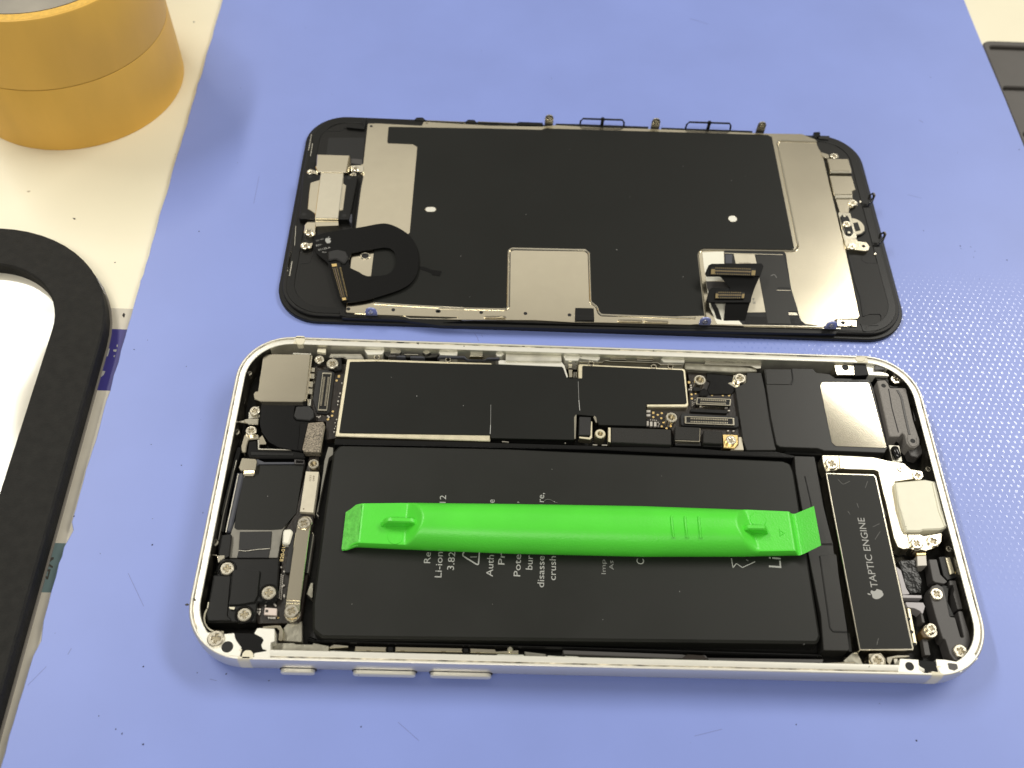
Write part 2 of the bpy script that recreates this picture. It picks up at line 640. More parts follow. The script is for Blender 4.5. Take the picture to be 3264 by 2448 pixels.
def text(name, string, start, end, cap, z, material, parent, flip=False):
    """flat printed lettering; start/end: ends of the baseline (photo points on plane z); cap: capital height in mm"""
    cu = bpy.data.curves.new(name, 'FONT')
    cu.body = string
    cu.size = 1.0
    cu.resolution_u = 3
    tmp = bpy.data.objects.new(name, cu)
    me = bpy.data.meshes.new_from_object(tmp)
    bpy.data.objects.remove(tmp)
    xs = [v.co.x for v in me.vertices]
    ys = [v.co.y for v in me.vertices]
    if isinstance(start, str):
        a = Vector(pts(start, z)[0])
        e = Vector(pts(end, z)[0])
    else:
        a, e = Vector(start), Vector(end)
    d = (e - a)
    ky = cap / 0.69
    kx = d.length / max(1e-6, max(xs) - min(xs)) if string not in ('.', ',') else ky
    x0 = min(xs)
    d.normalize()
    up = Vector((-d.y, d.x)) * (-1 if flip else 1)
    V = [a + d * ((v.co.x - x0) * kx) + up * (v.co.y * ky) for v in me.vertices]
    F = [tuple(p.vertices) for p in me.polygons]
    bpy.data.meshes.remove(me)
    return build(name, [(p.x, p.y, z) for p in V], F, material, parent, 0)


APPLE = [(0.0, .60), (-.14, .66), (-.30, .64), (-.44, .48), (-.47, .22), (-.40, -.08), (-.26, -.34), (-.12, -.46), (0, -.41), (.12, -.46), (.26, -.36), (.40, -.12),
         (.44, -.02), (.33, .08), (.28, .22), (.31, .36), (.42, .48), (.34, .60), (.20, .66)]
LEAF = [(0, .70), (.02, .84), (.10, .94), (.20, 1.0), (.19, .86), (.11, .74)]


def logo(s, s_up, size, z, material, parent):
    c = Vector(pts(s, z)[0])
    u = (Vector(pts(s_up, z)[0]) - c).normalized()
    rt = Vector((u.y, -u.x))
    polys = [[tuple(c + rt * (x * size) + u * ((y - .25) * size)) for x, y in L] for L in (rounded(APPLE, .12), rounded(LEAF, .06))]
    return many('printed_logo', polys, z, z - 0.03, material, parent)


def quad(s, z):
    a, b, c, d = [Vector(p) for p in pts(s, z)]            # far-left, far-right, near-right, near-left
    return lambda x, y: tuple((a * (1 - x) + b * x) * (1 - y) + (d * (1 - x) + c * x) * y)


def qrect(q, x0, y0, x1, y1):
    return [q(x0, y0), q(x1, y0), q(x1, y1), q(x0, y1)]


def socket(s, z, parent, n, long_x=True, metal=None, pins=None, ex=0.08, ey=0.2):
    """board connector: metal end hoops, dark body, contacts in two rows"""
    metal, pins = metal or STEEL_B, pins or STEEL
    q = quad(s, z)
    o = prism('board_connector', qrect(q, 0, 0, 1, 1), z - 0.12, z - 0.8, BLACK, parent, 0.1, 0.04)
    if long_x:
        hoop = [[q(0, 0), q(1, 0), q(1, 1), q(0, 1)]]
        prism('shell', rounded(hoop[0], 0.15), z, z - 0.6, metal, o, 0, 0.03, [qrect(q, ex * .45, ey * .6, 1 - ex * .45, 1 - ey * .6)])
        rows = [qrect(q, ex * 1.5 + (1 - 3 * ex) * k / n, y0, ex * 1.5 + (1 - 3 * ex) * (k + 0.55) / n, y1) for k in range(n) for y0, y1 in ((ey * .9, .40), (.60, 1 - ey * .9))]
    else:
        prism('shell', rounded(qrect(q, 0, 0, 1, 1), 0.15), z, z - 0.6, metal, o, 0, 0.03, [qrect(q, ey * .5, ex * .5, 1 - ey * .5, 1 - ex * .5)])
        rows = [qrect(q, x0, ex * 1.5 + (1 - 3 * ex) * k / n, x1, ex * 1.5 + (1 - 3 * ex) * (k + 0.55) / n) for k in range(n) for x0, x1 in ((ey * .8, .38), (.62, 1 - ey * .8))]
    many('contacts', rows, z - 0.04, z - 0.3, pins, o, kind='stuff')
    return o


# ================================================================== the bench
P = [(-700, -400), (700, -400), (700, 700), (-700, 700)]
V, F = prism_data(P, -1.5, -25, 0.5)
o = build('table_top', V, F, TABLE)
o['kind'] = 'structure'

# blue mat, its left edge nicked towards the viewer
edge = []
y = -190.0
while y < 320:
    j = random.gauss(0, 0.08)
    if y < -5 and random.random() < 0.25:
        j += random.uniform(0.1, 0.7)
    edge.append((-95.55 + 0.9 * max(0, (-25 - y) / 25.0) * 0.0 + j, y))
    y += random.uniform(1.2, 4.0)
out = [(116.7 + random.gauss(0, .05), yy) for yy in range(-190, 321, 15)] + edge[::-1]
V, F = prism_data(out, 0.0, -1.5, 0.12)
o = build('repair_mat', V, F, MATV, None, 25, 'blue dimpled vinyl work mat under the opened phone', None)
o['category'] = 'mat'

# paper strip under the mat edge
sheet_o = thing('paper_sheet', (-99, 10, -1.5), 'pale printed paper strip lying between the black foam frame and the blue mat', 'paper')
prism('sheet', [(-150, 45.2), (-88, 45.2), (-88, -75), (-150, -75)], -1.44, -1.5, PAPER, sheet_o, 0, 0)
blk = prism('printed_block', [(-112, 39.6), (-88, 39.6), (-88, 23.9), (-112, 23.9)], -1.42, -1.44, INK_V, sheet_o, 0, 0, label='violet printed block with white characters')
many('characters', [pts(s, -1.40) for s in ('b 335,540 460,540 455,585 330,585', 'b 320,630 485,630 440,800 365,795 390,665 310,665', 'b 250,880 365,865 300,1130 175,1130 180,1100 230,1070 275,925 230,905',
                                            'b 310,1115 385,1130 350,1210 290,1255 170,1262 130,1240 150,1210 260,1200 300,1160', 'b 565,650 640,650 620,705 560,690', 'b 640,540 665,545 650,600 630,580', 'b 570,780 600,775 590,820 565,810')],
     -1.40, -1.42, INK_W, blk)
blk = prism('printed_block', [(-112, -10.0), (-88, -10.0), (-88, -19.6), (-112, -19.6)], -1.42, -1.44, INK_T, sheet_o, 0, 0, label='dull teal printed block with black characters')
many('characters', [pts(s, -1.40) for s in ('n 480,520 660,515 655,570 500,690 640,790 620,835 400,720 420,660', 'n 430,870 570,870 490,1165 430,1165 440,1080 470,1080 500,930 430,930', 'n 380,1050 440,1070 440,1120 370,1110')], -1.40, -1.42, INK_D, blk)


def rrect(x0, y0, x1, y1, r, seg=14):
    P = []
    for cx, cy, a in ((x1 - r, y1 - r, 0), (x0 + r, y1 - r, 90), (x0 + r, y0 + r, 180), (x1 - r, y0 + r, 270)):
        for k in range(seg + 1):
            t = math.radians(a + 90 * k / seg)
            P.append((cx + r * math.cos(t), cy + r * math.sin(t)))
    return P


# black foam frame with a glossy white board inside
ft = thing('foam_frame', (-160, -10, -1.5), 'thick black foam frame with rounded corner around a glossy white board', 'frame')


def skew(P, k):                              # its right side is not quite parallel to the mat
    return [(x - 0.022 * (y_ - 10) * k, y_) for x, y_ in P]


prism('foam_rim', skew(rrect(-230, -120, -98.7, 63.6, 29), .8), 2.7, -1.2, FOAM, ft, 0, 0.35, [skew(rrect(-221, -110, -109.2, 53.0, 17), .8)])
prism('white_board', skew(rrect(-222, -111, -108.2, 54, 17), .8), -0.3, -1.3, GLOSSW, ft, 0, 0)
prism('base_sheet', skew(rrect(-230.5, -120.5, -98.35, 63.9, 29), .8), -1.0, -1.46, CLEAR, ft, 0, 0.05)

# rolls of yellow tape, one on the other
TC = (-126.5, 119.2)


def roll(name, z0, z1, r, label, top):
    t = thing(name, (*TC, z0), label, 'tape roll', 'stacked rolls of yellow tape')
    n = 96
    e = 1.0 if top else 0.25
    prof = [(r - 0.12, z0), (r, z0 + 0.12), (r + 0.1, z0 + 6), (r, z1 - 0.7 * e), (r - 0.25 * e, z1 - 0.15 * e), (r - 0.6 * e, z1)]
    V = [(TC[0] + q * math.cos(2 * math.pi * k / n), TC[1] + q * math.sin(2 * math.pi * k / n), z + (0.05 * math.sin(9 * k) if j in (0,) else 0)) for j, (q, z) in enumerate(prof) for k in range(n)]
    F = [(j * n + k, j * n + (k + 1) % n, (j + 1) * n + (k + 1) % n, (j + 1) * n + k) for j in range(len(prof) - 1) for k in range(n)]
    build('tape_winding', V, F, TAPE, t, 40)
    prism('tape_edge', circle(TC, r - 0.58, n), z1 + 0.02, z1 - 1, TAPE_E, t, 0, 0.02, [circle(TC, r - 2.6, n)])
    prism('core_gap', circle(TC, r - 2.58, n), z1 - 0.25, z1 - 1.2, DARKB, t, 0, 0.0, [circle(TC, r - 3.0, n)])
    prism('side_face', circle(TC, r - 2.98, n), z1 - 0.05, z0 + .1, TAPE_S, t, 0, 0.02, [circle(TC, 13, n)])
    return t


roll('tape_roll', -1.5, 16.3, 26.3, 'lower yellow tape roll standing on the cream table', False)
roll('tape_roll', 16.36, 34.5, 26.2, 'upper yellow tape roll lying on another roll, its grey side face showing', True)

# dark tray at the right
tt = thing('rubber_tray', (170, 90, -1.5), 'dark grey rubber tray with long grooves beside the blue mat', 'tray')
P = rounded([(116.9, 20), (116.9, 149.8), (300, 152.5), (300, 20)], 3.0, 8)
slots = [rounded([(118.6, 145.0), (118.6, 147.6), (280, 149.6), (280, 147.0)], 1.2, 5), rounded([(117.6, 127.5), (117.6, 130.2), (280, 132.2), (280, 129.5)], 1.2, 5),
         rounded([(117.9, 109.5), (117.9, 112), (280, 114), (280, 111.5)], 1.2, 5), rounded([(117.9, 91.5), (117.9, 94), (280, 96), (280, 93.5)], 1.2, 5)]
V, F = prism_data(P, -0.1, -1.5, 0.3, slots)
build('tray_body', V, F, TRAYM, tt)
prism('groove_floor', [(118, 30), (118, 148.5), (290, 151), (290, 30)], -1.2, -1.45, TRAYM, tt, 0, 0)

# hairline scratches in the mat
SCR = mat('scratch_line', (0.15, 0.18, 0.42), 0.5)
RM = bpy.data.objects['repair_mat']
for s, w in (('l2 700,595 740,680 785,775', .09), ('l2 390,1005 370,1040', .12), ('x1 1385,60 1420,110 1440,165', .12), ('x1 1480,70 1500,110', .09), ('z2 300,1560 360,1575', .1), ('t 238,705 262,718', .2), ('f 60,1480 100,1440', .1), ('f 1500,1590 1560,1575', .09), ('f 560,380 548,440', .09), ('f 1960,420 1990,428', .1), ('f 1490,40 1530,52', .12), ('f 860,1560 905,1600', .09)):
    strip('scratch', s, w, .012, .004, SCR, RM)
# crumbs on the mat and the table
V, F = [], []


def crumb(x, y, z, r):
    s = len(V)
    a = random.uniform(0, 3)
    e = random.uniform(.5, 1)
    for dx, dy, dz in ((1, 0, 0), (0, 1, 0), (-1, 0, 0), (0, -1, 0), (0, 0, .7), (0, 0, -.2)):
        q = r * random.uniform(.6, 1.2)
        V.append((x + q * (dx * math.cos(a) - dy * math.sin(a) * e), y + q * (dx * math.sin(a) + dy * math.cos(a) * e), z + q * dz))
    for i in range(4):
        F.append((s + i, s + (i + 1) % 4, s + 4))
        F.append((s + (i + 1) % 4, s + i, s + 5))


for s, r in (('t 307,455', .3), ('t 265,1355', .32), ('t 480,1445', .35), ('t 486,1460', .25), ('t 542,1450', .25), ('t 567,1475', .3), ('t 560,1510', .28), ('t 755,1528', .4), ('t 595,1640', .3), ('t 826,878', .4), ('t 465,897', .22),
             ('l2 405,283', .5), ('l2 833,440', .35), ('l2 667,1472', .4), ('l2 783,1530', .5), ('l2 540,1375', .25), ('l2 548,488', .2), ('l2 833,298', .2), ('l 887,900', .3), ('l 975,838', .25), ('l 1000,1528', .25),
             ('z1 50,1225', .3), ('z1 95,355', .22), ('z2 300,60', .25), ('z2 240,95', .25), ('z2 190,1505', .3), ('z2 445,1515', .35), ('z2 820,1575', .35), ('z6 1620,95', .2), ('z5 1470,370', .3), ('z5 2195,1130', .28), ('f 430,500', .35), ('f 520,190', .25), ('f 1040,110', .22), ('f 660,60', .2),
             ('f 250,1575', .3), ('f 780,1570', .4), ('f 310,1440', .35), ('f 1720,1565', .3), ('f 1980,1600', .35), ('f 1900,1520', .2)):
    p = pt(s, 0)
    crumb(p.x, p.y, 0.02, r * .55)
for k in range(26):
    crumb(random.uniform(-94, 115), random.uniform(-75, 170), 0.0, random.uniform(.05, .11))
for s, r in (('l 493,37', .5), ('l 820,672', .8), ('tp 1953,222', .35), ('l 760,325', .25)):
    p = pt(s, -1.5)
    crumb(p.x, p.y, -1.48, r)
o = build('dust_specks', V, F, DUST, None, 0)
o['kind'] = 'stuff'
# ================================================================== the opened phone
PH = thing('opened_phone', (0, 0, 0), 'opened silver phone body with its black battery and circuit boards exposed', 'phone')
PW, PHH = 138.4, 67.3


def sweep(name, prof, material, parent, xr=None, yr=None, r=10.4, seg=14):
    """a profile of (inset, z) carried round the phone outline; xr/yr keep only a stretch of it"""
    def path(i):
        return rrect(-PW / 2 + i, -PHH / 2 + i, PW / 2 - i, PHH / 2 - i, max(r - i, 0.5), seg)
    base = path(0)
    if xr:
        # straight stretch on the near or far side
        sgn = yr
        V = []
        for x in xr:
            V += [(x, sgn * (PHH / 2 - i), z) for i, z in prof]
        n = len(prof)
        F = [(k, k + 1, n + k + 1, n + k) for k in range(n - 1)] + [tuple(range(n)), tuple(range(2 * n - 1, n - 1, -1))]
        return build(name, V, F, material, parent, 30)
    n = len(base)
    V, F = [], []
    for i, z in prof:
        V += [(x, y, z) for x, y in path(i)]
    for j in range(len(prof) - 1):
        for k in range(n):
            F.append((j * n + k, j * n + (k + 1) % n, (j + 1) * n + (k + 1) % n, (j + 1) * n + k))
    return build(name, V, F, material, parent, 25)


side = [(2.6, 0.12), (1.7, 0.3), (0.9, 0.85), (0.35, 1.6), (0.08, 2.5), (0.0, 3.3), (0.0, 4.4), (0.05, 5.4), (0.13, 6.0), (0.28, 6.32), (0.42, 6.4)]
FR = sweep('side_frame', side, ALU_S, PH)
sweep('rim', [(0.42, 6.4), (0.60, 6.4), (0.66, 6.30), (0.68, 6.05), (0.92, 6.05), (0.95, 6.26), (1.0, 6.28), (1.9, 6.28), (2.0, 6.18)], ALU, PH)
sweep('adhesive_line', [(0.67, 6.16), (0.94, 6.16)], ADH, PH)
iw = sweep('inner_wall', [(2.0, 6.18), (2.02, 4.6), (2.15, 4.2), (2.15, 1.1)], WALL_M, PH)
iw.data.materials.append(GLUED)                        # both ends are lined with black adhesive
for p in iw.data.polygons:
    if abs(p.center.x) > 0.0632:
        p.material_index = 1
prism('back_glass', rrect(-PW / 2 + 2.5, -PHH / 2 + 2.5, PW / 2 - 2.5, PHH / 2 - 2.5, 8), 0.13, 0.0, WHITE, PH, 0, 0.02)
prism('back_housing', rrect(-PW / 2 + 2.1, -PHH / 2 + 2.1, PW / 2 - 2.1, PHH / 2 - 2.1, 8.3), 1.3, 0.14, VOID, PH, 0, 0)


def xat(s, yy):
    u, v = px(s)[0]
    return on_y(u, v, yy).x


bprof = [(i - 0.03, z + (0.02 if i > .3 and z > 5 else 0)) for i, z in side]
rtop = [(0.42, 6.42), (0.62, 6.42), (0.72, 6.25), (1.9, 6.31), (2.0, 6.2)]
for s0, s1, sg in (('z2 568,1440', 'z2 672,1440', -1), ('z6 1268,1570', 'z6 1368,1570', -1), ('z1 1052,100', 'z1 1142,100', 1), ('z5 712,110', 'z5 820,115', 1)):
    sweep('antenna_band', bprof + rtop, BAND, PH, (xat(s0, sg * 33.6), xat(s1, sg * 33.6)), sg)
# keys on the near side
for s0, s1, nm, lb in (('z2 930,1500', 'z2 1230,1500', 'mute_switch', None), ('z2 1565,1512', 'z2 2115,1512', 'volume_key', None), ('g1 912,1448', 'g1 1392,1448', 'volume_key', None)):
    xa, xb = xat(s0, -34), xat(s1, -34)
    zc, h = 2.35, 0.72
    for k, (grow, ya, yb, mt) in enumerate(((0.22, -33.70, -33.0, SEAM), (0, -34.4, -33.2, ALU))):
        L = []
        for cx, a0 in ((xb - h - 0, -90), (xa + h + 0, 90)):
            for q in range(9):
                t = math.radians(a0 + 180 * q / 8)
                L.append((cx + (h + grow) * math.cos(t), zc + (h + grow) * math.sin(t)))
        n = len(L)
        bv = 0.14 if k else 0
        Li = offset(L, bv)
        V = [(x, yb, z) for x, z in L] + [(x, ya + bv, z) for x, z in L] + [(x, ya, z) for x, z in Li]
        Fq = [(j * n + i, (j) * n + (i + 1) % n, (j + 1) * n + (i + 1) % n, (j + 1) * n + i) for j in range(2) for i in range(n)] + [tuple(range(2 * n, 3 * n))]
        if k == 0:
            slot = build('key_gap', V, Fq, mt, PH, 30)
        else:
            build(nm, V, Fq, mt, PH, 30)


def A(name, s, z1, z0, material, **k):
    return prism(name, s, z1, z0, material, PH, **k)


# ---- corner ledges of the frame
A('corner_ledge', 'z2 195,1060 225,1105 285,1150 330,1145 420,1165 515,1155 525,1200 545,1235 580,1280 565,1365 380,1335 240,1240 185,1130', 6.30, 3.0, ALU, r=.2)
disc('ledge_hole', 'z2 455,1277', .98, 6.32, 5.8, SEAM, PH, 0)
A('corner_ledge', 'z2 690,1160 720,1110 872,1116 872,1228 838,1240 832,1380 690,1380 690,1320 790,1312 800,1300 765,1300 752,1262 775,1215 755,1195', 6.30, 3.0, ALU, r=.15)
A('black_seal', 'z2 518,1152 690,1160 752,1192 772,1212 752,1262 768,1298 805,1308 795,1316 690,1334 680,1372 672,1330 655,1308 615,1308 592,1330 580,1372 565,1362 586,1285 545,1232 525,1195', 6.34, 3.0, FLEX, r=.3)
A('antenna_tab', 'z2 578,1385 588,1332 612,1306 660,1306 682,1332 686,1385', 6.42, 5.0, BAND, r=.5)
A('antenna_tab', 'z1 1055,82 1140,84 1138,130 1122,160 1072,160 1056,130', 6.42, 5.0, BAND, r=.5)
A('corner_ledge', 'z6 1020,1380 1185,1390 1190,1480 1240,1510 1200,1512 1000,1500', 6.30, 3.0, ALU, r=.15)
disc('ledge_hole', 'z6 1105,1448', .75, 6.32, 5.7, SEAM, PH, 0)
A('black_seal', 'z6 1180,1395 1335,1405 1340,1440 1360,1500 1310,1492 1240,1510 1235,1470 1195,1450', 6.33, 3, FLEX, r=.2)
A('corner_ledge', 'z6 1335,1385 1420,1390 1530,1410 1600,1380 1660,1320 1710,1380 1560,1500 1380,1515 1345,1450', 6.30, 3, ALU, r=.2)
A('rubber_plug', 'z6 1435,1415 1525,1425 1535,1470 1500,1490 1450,1475', 6.33, 5, GREY, r=.3)
A('corner_ledge', 'z5 505,195 580,185 700,210 710,300 530,300 515,260', 5.6, 3, STEEL_B, r=.15)
disc('ledge_hole', 'z5 615,225', .72, 5.63, 5.4, SEAM, PH, 0)
A('black_seal', 'z5 700,170 815,170 850,300 710,310', 5.75, 3, FLEX, r=.2)
A('rubber_plug', 'z5 920,190 945,170 990,170 1015,200 1015,245 905,250', 6.0, 4, GREY, r=.35)
A('corner_ledge', 'z5 820,200 860,180 920,185 905,250 1040,285 1060,310 850,300', 5.5, 3, ALU, r=.2)
A('antenna_tab', 'z5 715,110 818,118 810,150 790,165 745,163 722,150', 6.42, 5, BAND, r=.4)

# ---- rear camera (upper left)
cm = A('camera_module', 'z1 800,243 1190,247 1145,640 1118,665 748,662 690,640 683,600 700,570 722,573 768,262', 5.3, 1.3, STEEL, r=.35, b=.12)
prism('side_flange', 'z1 1192,256 1206,258 1158,640 1146,640', 5.05, 2, STEEL, cm, 0, .03)
for s in ('1198,362 1228,366 1224,402 1194,400', '1180,415 1224,418 1220,462 1176,458', '1180,485 1212,488 1206,538 1172,534', '1162,545 1206,550 1204,598 1158,594'):
    prism('clip', 'z1 ' + s, 4.6, 2, STEEL_B, cm, .05, .04)
prism('notch_plate', 'z1 1035,232 1195,240 1192,252 1030,246', 5.1, 3, STEEL_D, cm, 0, 0)
A('board_edge', 'z1 1160,640 1196,640 1190,700 1160,700', 4.2, 2, STEEL_D)
A('flex_cover', 'z1 752,668 1155,655 1150,702 1050,702 1040,800 1062,832 1180,836 1128,1104 1000,1085 900,1065 820,1020 760,940 738,860 746,760', 4.55, 2.2, FLEX, r=.4, b=.08)
A('flex_fold', 'z1 1092,850 1175,846 1152,930 1112,1100 1070,1085 1085,960', 4.75, 4.0, GLOSS, r=.3, b=.15)
A('rubber_pad', 'z1 1060,705 1180,700 1215,740 1218,800 1182,828 1062,818 1038,790', 5.0, 3, RUBBER, r=.3, b=.15)
A('pad_plate', 'z1 1285,850 1318,878 1310,920 1278,1112 1225,1116 1200,1100', 4.7, 3, STEEL, r=.15)
A('conductive_pad', 'z1 1168,850 1298,840 1312,862 1308,900 1268,1110 1130,1106 1115,1080 1150,930', 5.0, 3.4, PAD, r=.2, b=.1)
A('spring_contact', 'z1 600,820 640,812 730,810 725,866 640,864 605,850', 4.7, 3, STEEL_B, r=.1, b=.12)
A('contact_tip', 'z1 540,838 605,826 608,852 545,846', 5.1, 4.6, STEEL_B, r=.1)
A('screw_bracket', 'z1 640,760 690,720 735,700 745,800 640,815', 4.2, 2.5, STEEL_D, r=.2)
screw('z1 695,742', 1.0, 4.9, PH)
A('hook_bracket', 'z1 578,1110 572,1060 600,960 640,925 735,955 735,992 640,1000 624,1060 618,1112', 4.4, 3, STEEL, r=.3, b=.15)
screw('z1 663,918', 1.06, 5.0, PH)
A('camera_bracket', 'z1 735,985 765,955 800,1028 795,1040 735,1042', 4.3, 3, STEEL, r=.1)
A('camera_bracket', 'z1 722,1000 738,1000 738,1075 1050,1085 1050,1093 722,1088', 4.35, 3, STEEL_D, r=.1)
A('camera_cradle', 'z1 640,1010 720,1000 726,1086 1050,1094 1140,1112 1140,1160 640,1160 625,1120', 4.2, 1.4, GLOSS, r=.3, b=.25)
A('cradle_rib', 'z1 660,1105 1040,1118 1040,1140 660,1135', 4.32, 4.1, BLACK, r=.15)
A('grey_gasket', 'z1 712,1166 780,1196 1050,1196 1050,1214 735,1216 706,1240 ', 4.0, 2, SLATE, r=.2)
A('gasket_frame', 'z1 1045,1172 1135,1176 1128,1214 1045,1212', 4.15, 2, GREY, r=.05, holes=['z1 1062,1180 1128,1183 1122,1205 1060,1203'])
screw('z1 1265,290', .98, 4.9, PH)
A('rubber_pad', 'z1 1385,270 1462,268 1468,380 1400,392 1330,340', 4.4, 2, BLACK, r=.3, b=.15)
screw('z1 1380,325', 1.2, 5.0, PH)
standoff('z1 1213,1210', 1.02, 4.9, PH, .55)

# ---- left board with connector
A('circuit_board', 'z1 1215,350 1500,330 1415,985 1330,1000 1322,840 1232,835 1215,740 1180,690', 3.6, 2, PCB, r=.15)
A('connector_gasket', 'z1 1245,390 1320,378 1400,400 1355,755 1330,770 1240,760 1205,640', 4.1, 3, RUBBER, r=.5, b=.15)
socket('z1 1293,405 1376,408 1333,745 1250,741', 4.6, PH, 24, False)
many('gold_pads', [pts('z1 1428,430 1450,430 1448,452 1427,452', 3.64)] + [circle(pts('z1 ' + s, 3.64)[0], .26, 10) for s in ('1418,478', '1385,750', '1378,788', '1342,820')], 3.64, 3.5, GOLD, PH, b=.02)
many('chip_components', [circle(pts('z1 %f,%f' % (a, c), 3.9)[0], random.uniform(.1, .2), 6) for a, c in [(1465, 500 + 0), (1450, 590), (1440, 620), (1432, 660), (1428, 690), (1418, 820), (1405, 850), (1410, 880), (1400, 900), (1396, 930), (1245, 795), (1262, 800), (1275, 792), (1340, 790), (1350, 800)]], 3.9, 3.5, CHIPC, PH, 'stuff')

# ---- shield cans and the graphite sheet on them
sh = A('shield_can', 'z1 1508,287 x1 0,418 x1 1610,470 1632,482 1630,490 z3 838,985 838,1012 z1 1404,968', 4.45, 2, CAN, r=.2, b=.14)
A('shield_can', 'x2 648,395 690,398 2115,462 2142,480 2150,520 z4 540,690 528,712 168,708 166,600 x2 640,600 632,590 632,420', 4.45, 2, CAN, r=.3, b=.14)
A('graphite_sheet', 'z1 1535,312 x1 0,448 x1 1000,480 1640,492 x2 0,425 405,440 425,460 425,510 500,600 690,600 692,430 705,422 x2 2095,482 2118,500 z4 524,672 514,682 165,684 165,880 z3 1795,868 1778,830 1758,792 1592,776 1576,800 1578,1000 845,985 838,958 z1 1440,938', 4.62, 4.0, STICK_C, r=.25, b=.05)
strip('sheet_crease', 'z3 842,690 840,880', .09, 4.635, 4.6, INK_DIM, PH)
strip('sheet_crease', 'z3 840,870 836,948', .13, 4.64, 4.6, INK_W, PH)
strip('sheet_crease', 'z3 1612,485 1618,660', .1, 4.64, 4.6, INK_DIM, PH)
strip('sheet_crease', 'z3 1618,650 1626,742', .14, 4.645, 4.6, INK_W, PH)
A('can_edge', 'z3 1574,772 1600,775 1592,990 1570,992', 4.55, 2, STEEL_B, r=.05)
A('silver_bracket', 'x1 1822,345 x2 395,280 400,360 x1 1822,440', 5.3, 2, WALL_M, r=.1, b=.06)
A('silver_bracket', 'x1 1720,440 1750,432 x2 400,370 440,420 490,580 470,590 425,460 405,436 x1 1720,488', 4.8, 2, ALU, r=.15, b=.06)
A('contact_spring', 'x2 495,400 550,402 548,455 495,455', 4.3, 2, STEEL_B, r=.15)
A('contact_spring', 'x2 495,475 552,478 548,585 510,585', 4.3, 2, STEEL_B, r=.1)
A('contact_spring', 'x2 570,510 584,510 580,590 566,590', 4.2, 2, STEEL_D, r=.05)
A('contact_spring', 'x2 596,510 612,510 610,590 598,590', 4.2, 2, STEEL_D, r=.05)

# ---- hardware along the far wall
A('tape_tab', 'z1 1252,195 1326,196 1320,236 1245,224', 5.3, 4.6, BAND, r=.1)
A('wall_bracket', 'z1 1360,236 1635,238 1668,285 1500,285 1470,270 1345,272', 4.6, 2, STEEL_D, r=.3, b=.2)
A('wall_block', 'z1 1660,205 1842,210 1822,246 1690,250', 5.2, 2, ALU, r=.1)
A('wall_block', 'x1 870,310 1150,320 1135,366 900,358', 5.2, 2, ALU, r=.1)
A('wall_block', 'x1 1676,332 1808,342 1760,380 1698,376', 5.2, 2, ALU, r=.1)
A('wall_block', 'x2 412,262 680,275 630,350 452,348', 5.2, 2, ALU, r=.1)
A('wall_block', 'x2 650,310 690,290 945,300 935,330 905,350 690,325', 5.2, 2, ALU, r=.1)
A('wall_block', 'x2 1795,328 2135,342 2130,378 1840,372', 5.2, 2, ALU, r=.1)
A('card_latch', 'x1 120,280 200,270 800,285 850,330 890,350 850,390 740,400 150,390 80,330', 4.5, 2, GLOSS, r=.3, b=.1)
for s, mt, zz in (('x1 200,290 350,290 350,312 330,335 195,335', STEEL_D, 5.0), ('x1 360,285 630,290 630,305 360,300', STEEL_D, 5.1), ('x1 640,290 800,292 795,310 720,345 690,350 650,322', STEEL_D, 5.0), ('x1 390,342 590,346 590,358 390,354', STEEL_D, 4.9),
                  ('x1 270,385 320,364 405,368 410,395', SLATE, 4.8), ('x1 475,372 650,376 690,402 480,396', SLATE, 4.8), ('x1 190,352 270,352 272,385 160,385', GREY, 4.7)):
    A('latch_piece', s, zz, 3, mt, r=.06)
A('flex_strip', 'x1 850,400 910,366 1240,372 1260,392 1290,420 1530,425 1570,392 1730,394 1735,414 1560,416 1530,430 1280,428 1230,396 920,392', 4.9, 4.2, SLATE, r=.08)
A('spring_plate', 'x1 1322,310 1500,310 1500,368 1322,366', 5.2, 4.8, STEEL_D, r=.04)
A('spring_plate', 'x1 1310,370 1500,372 1500,382 1310,380', 5.0, 4, STEEL_B, r=.02)
A('key_contact', 'x2 1080,288 1315,292 1318,312 1080,308', 5.3, 4.5, STEEL, r=.1)
A('key_contact', 'x2 1080,318 1315,322 1312,335 1082,331', 5.1, 4.5, STEEL_D, r=.05)
A('key_contact', 'x2 1455,300 1688,308 1690,328 1455,320', 5.3, 4.5, STEEL, r=.1)
A('key_contact', 'x2 1455,332 1688,340 1686,354 1458,346', 5.1, 4.5, STEEL_D, r=.05)
A('flex_strip', 'x2 640,360 970,366 1010,342 1060,342 1080,352 1750,372 1800,398 2100,402 2100,412 1795,408 1745,380 1080,360 1015,350 975,374 640,368', 4.9, 4.4, STEEL_D, r=.06)
for s in ('x1 1010,422', 'x2 815,385', 'x2 1935,428', 'x2 1700,432', 'x1 5,392'):
    disc('screw_end', s, .62, 4.7, 3, SCREW, PH, .15, .4)
A('wall_plate', 'z4 500,320 640,325 960,345 1130,370 1150,400 920,405 690,390 510,375', 4.6, 2, FOIL, r=.3, b=.15)
A('wall_label', 'z4 690,268 1190,300 1175,372 1140,372 1090,350 680,335', 5.0, 3, STEEL_D, r=.1)
text('printed_code', 'JW047ZZHW0E', 'z4 1045,302', 'z4 725,288', .62, 5.03, INK_D, PH)

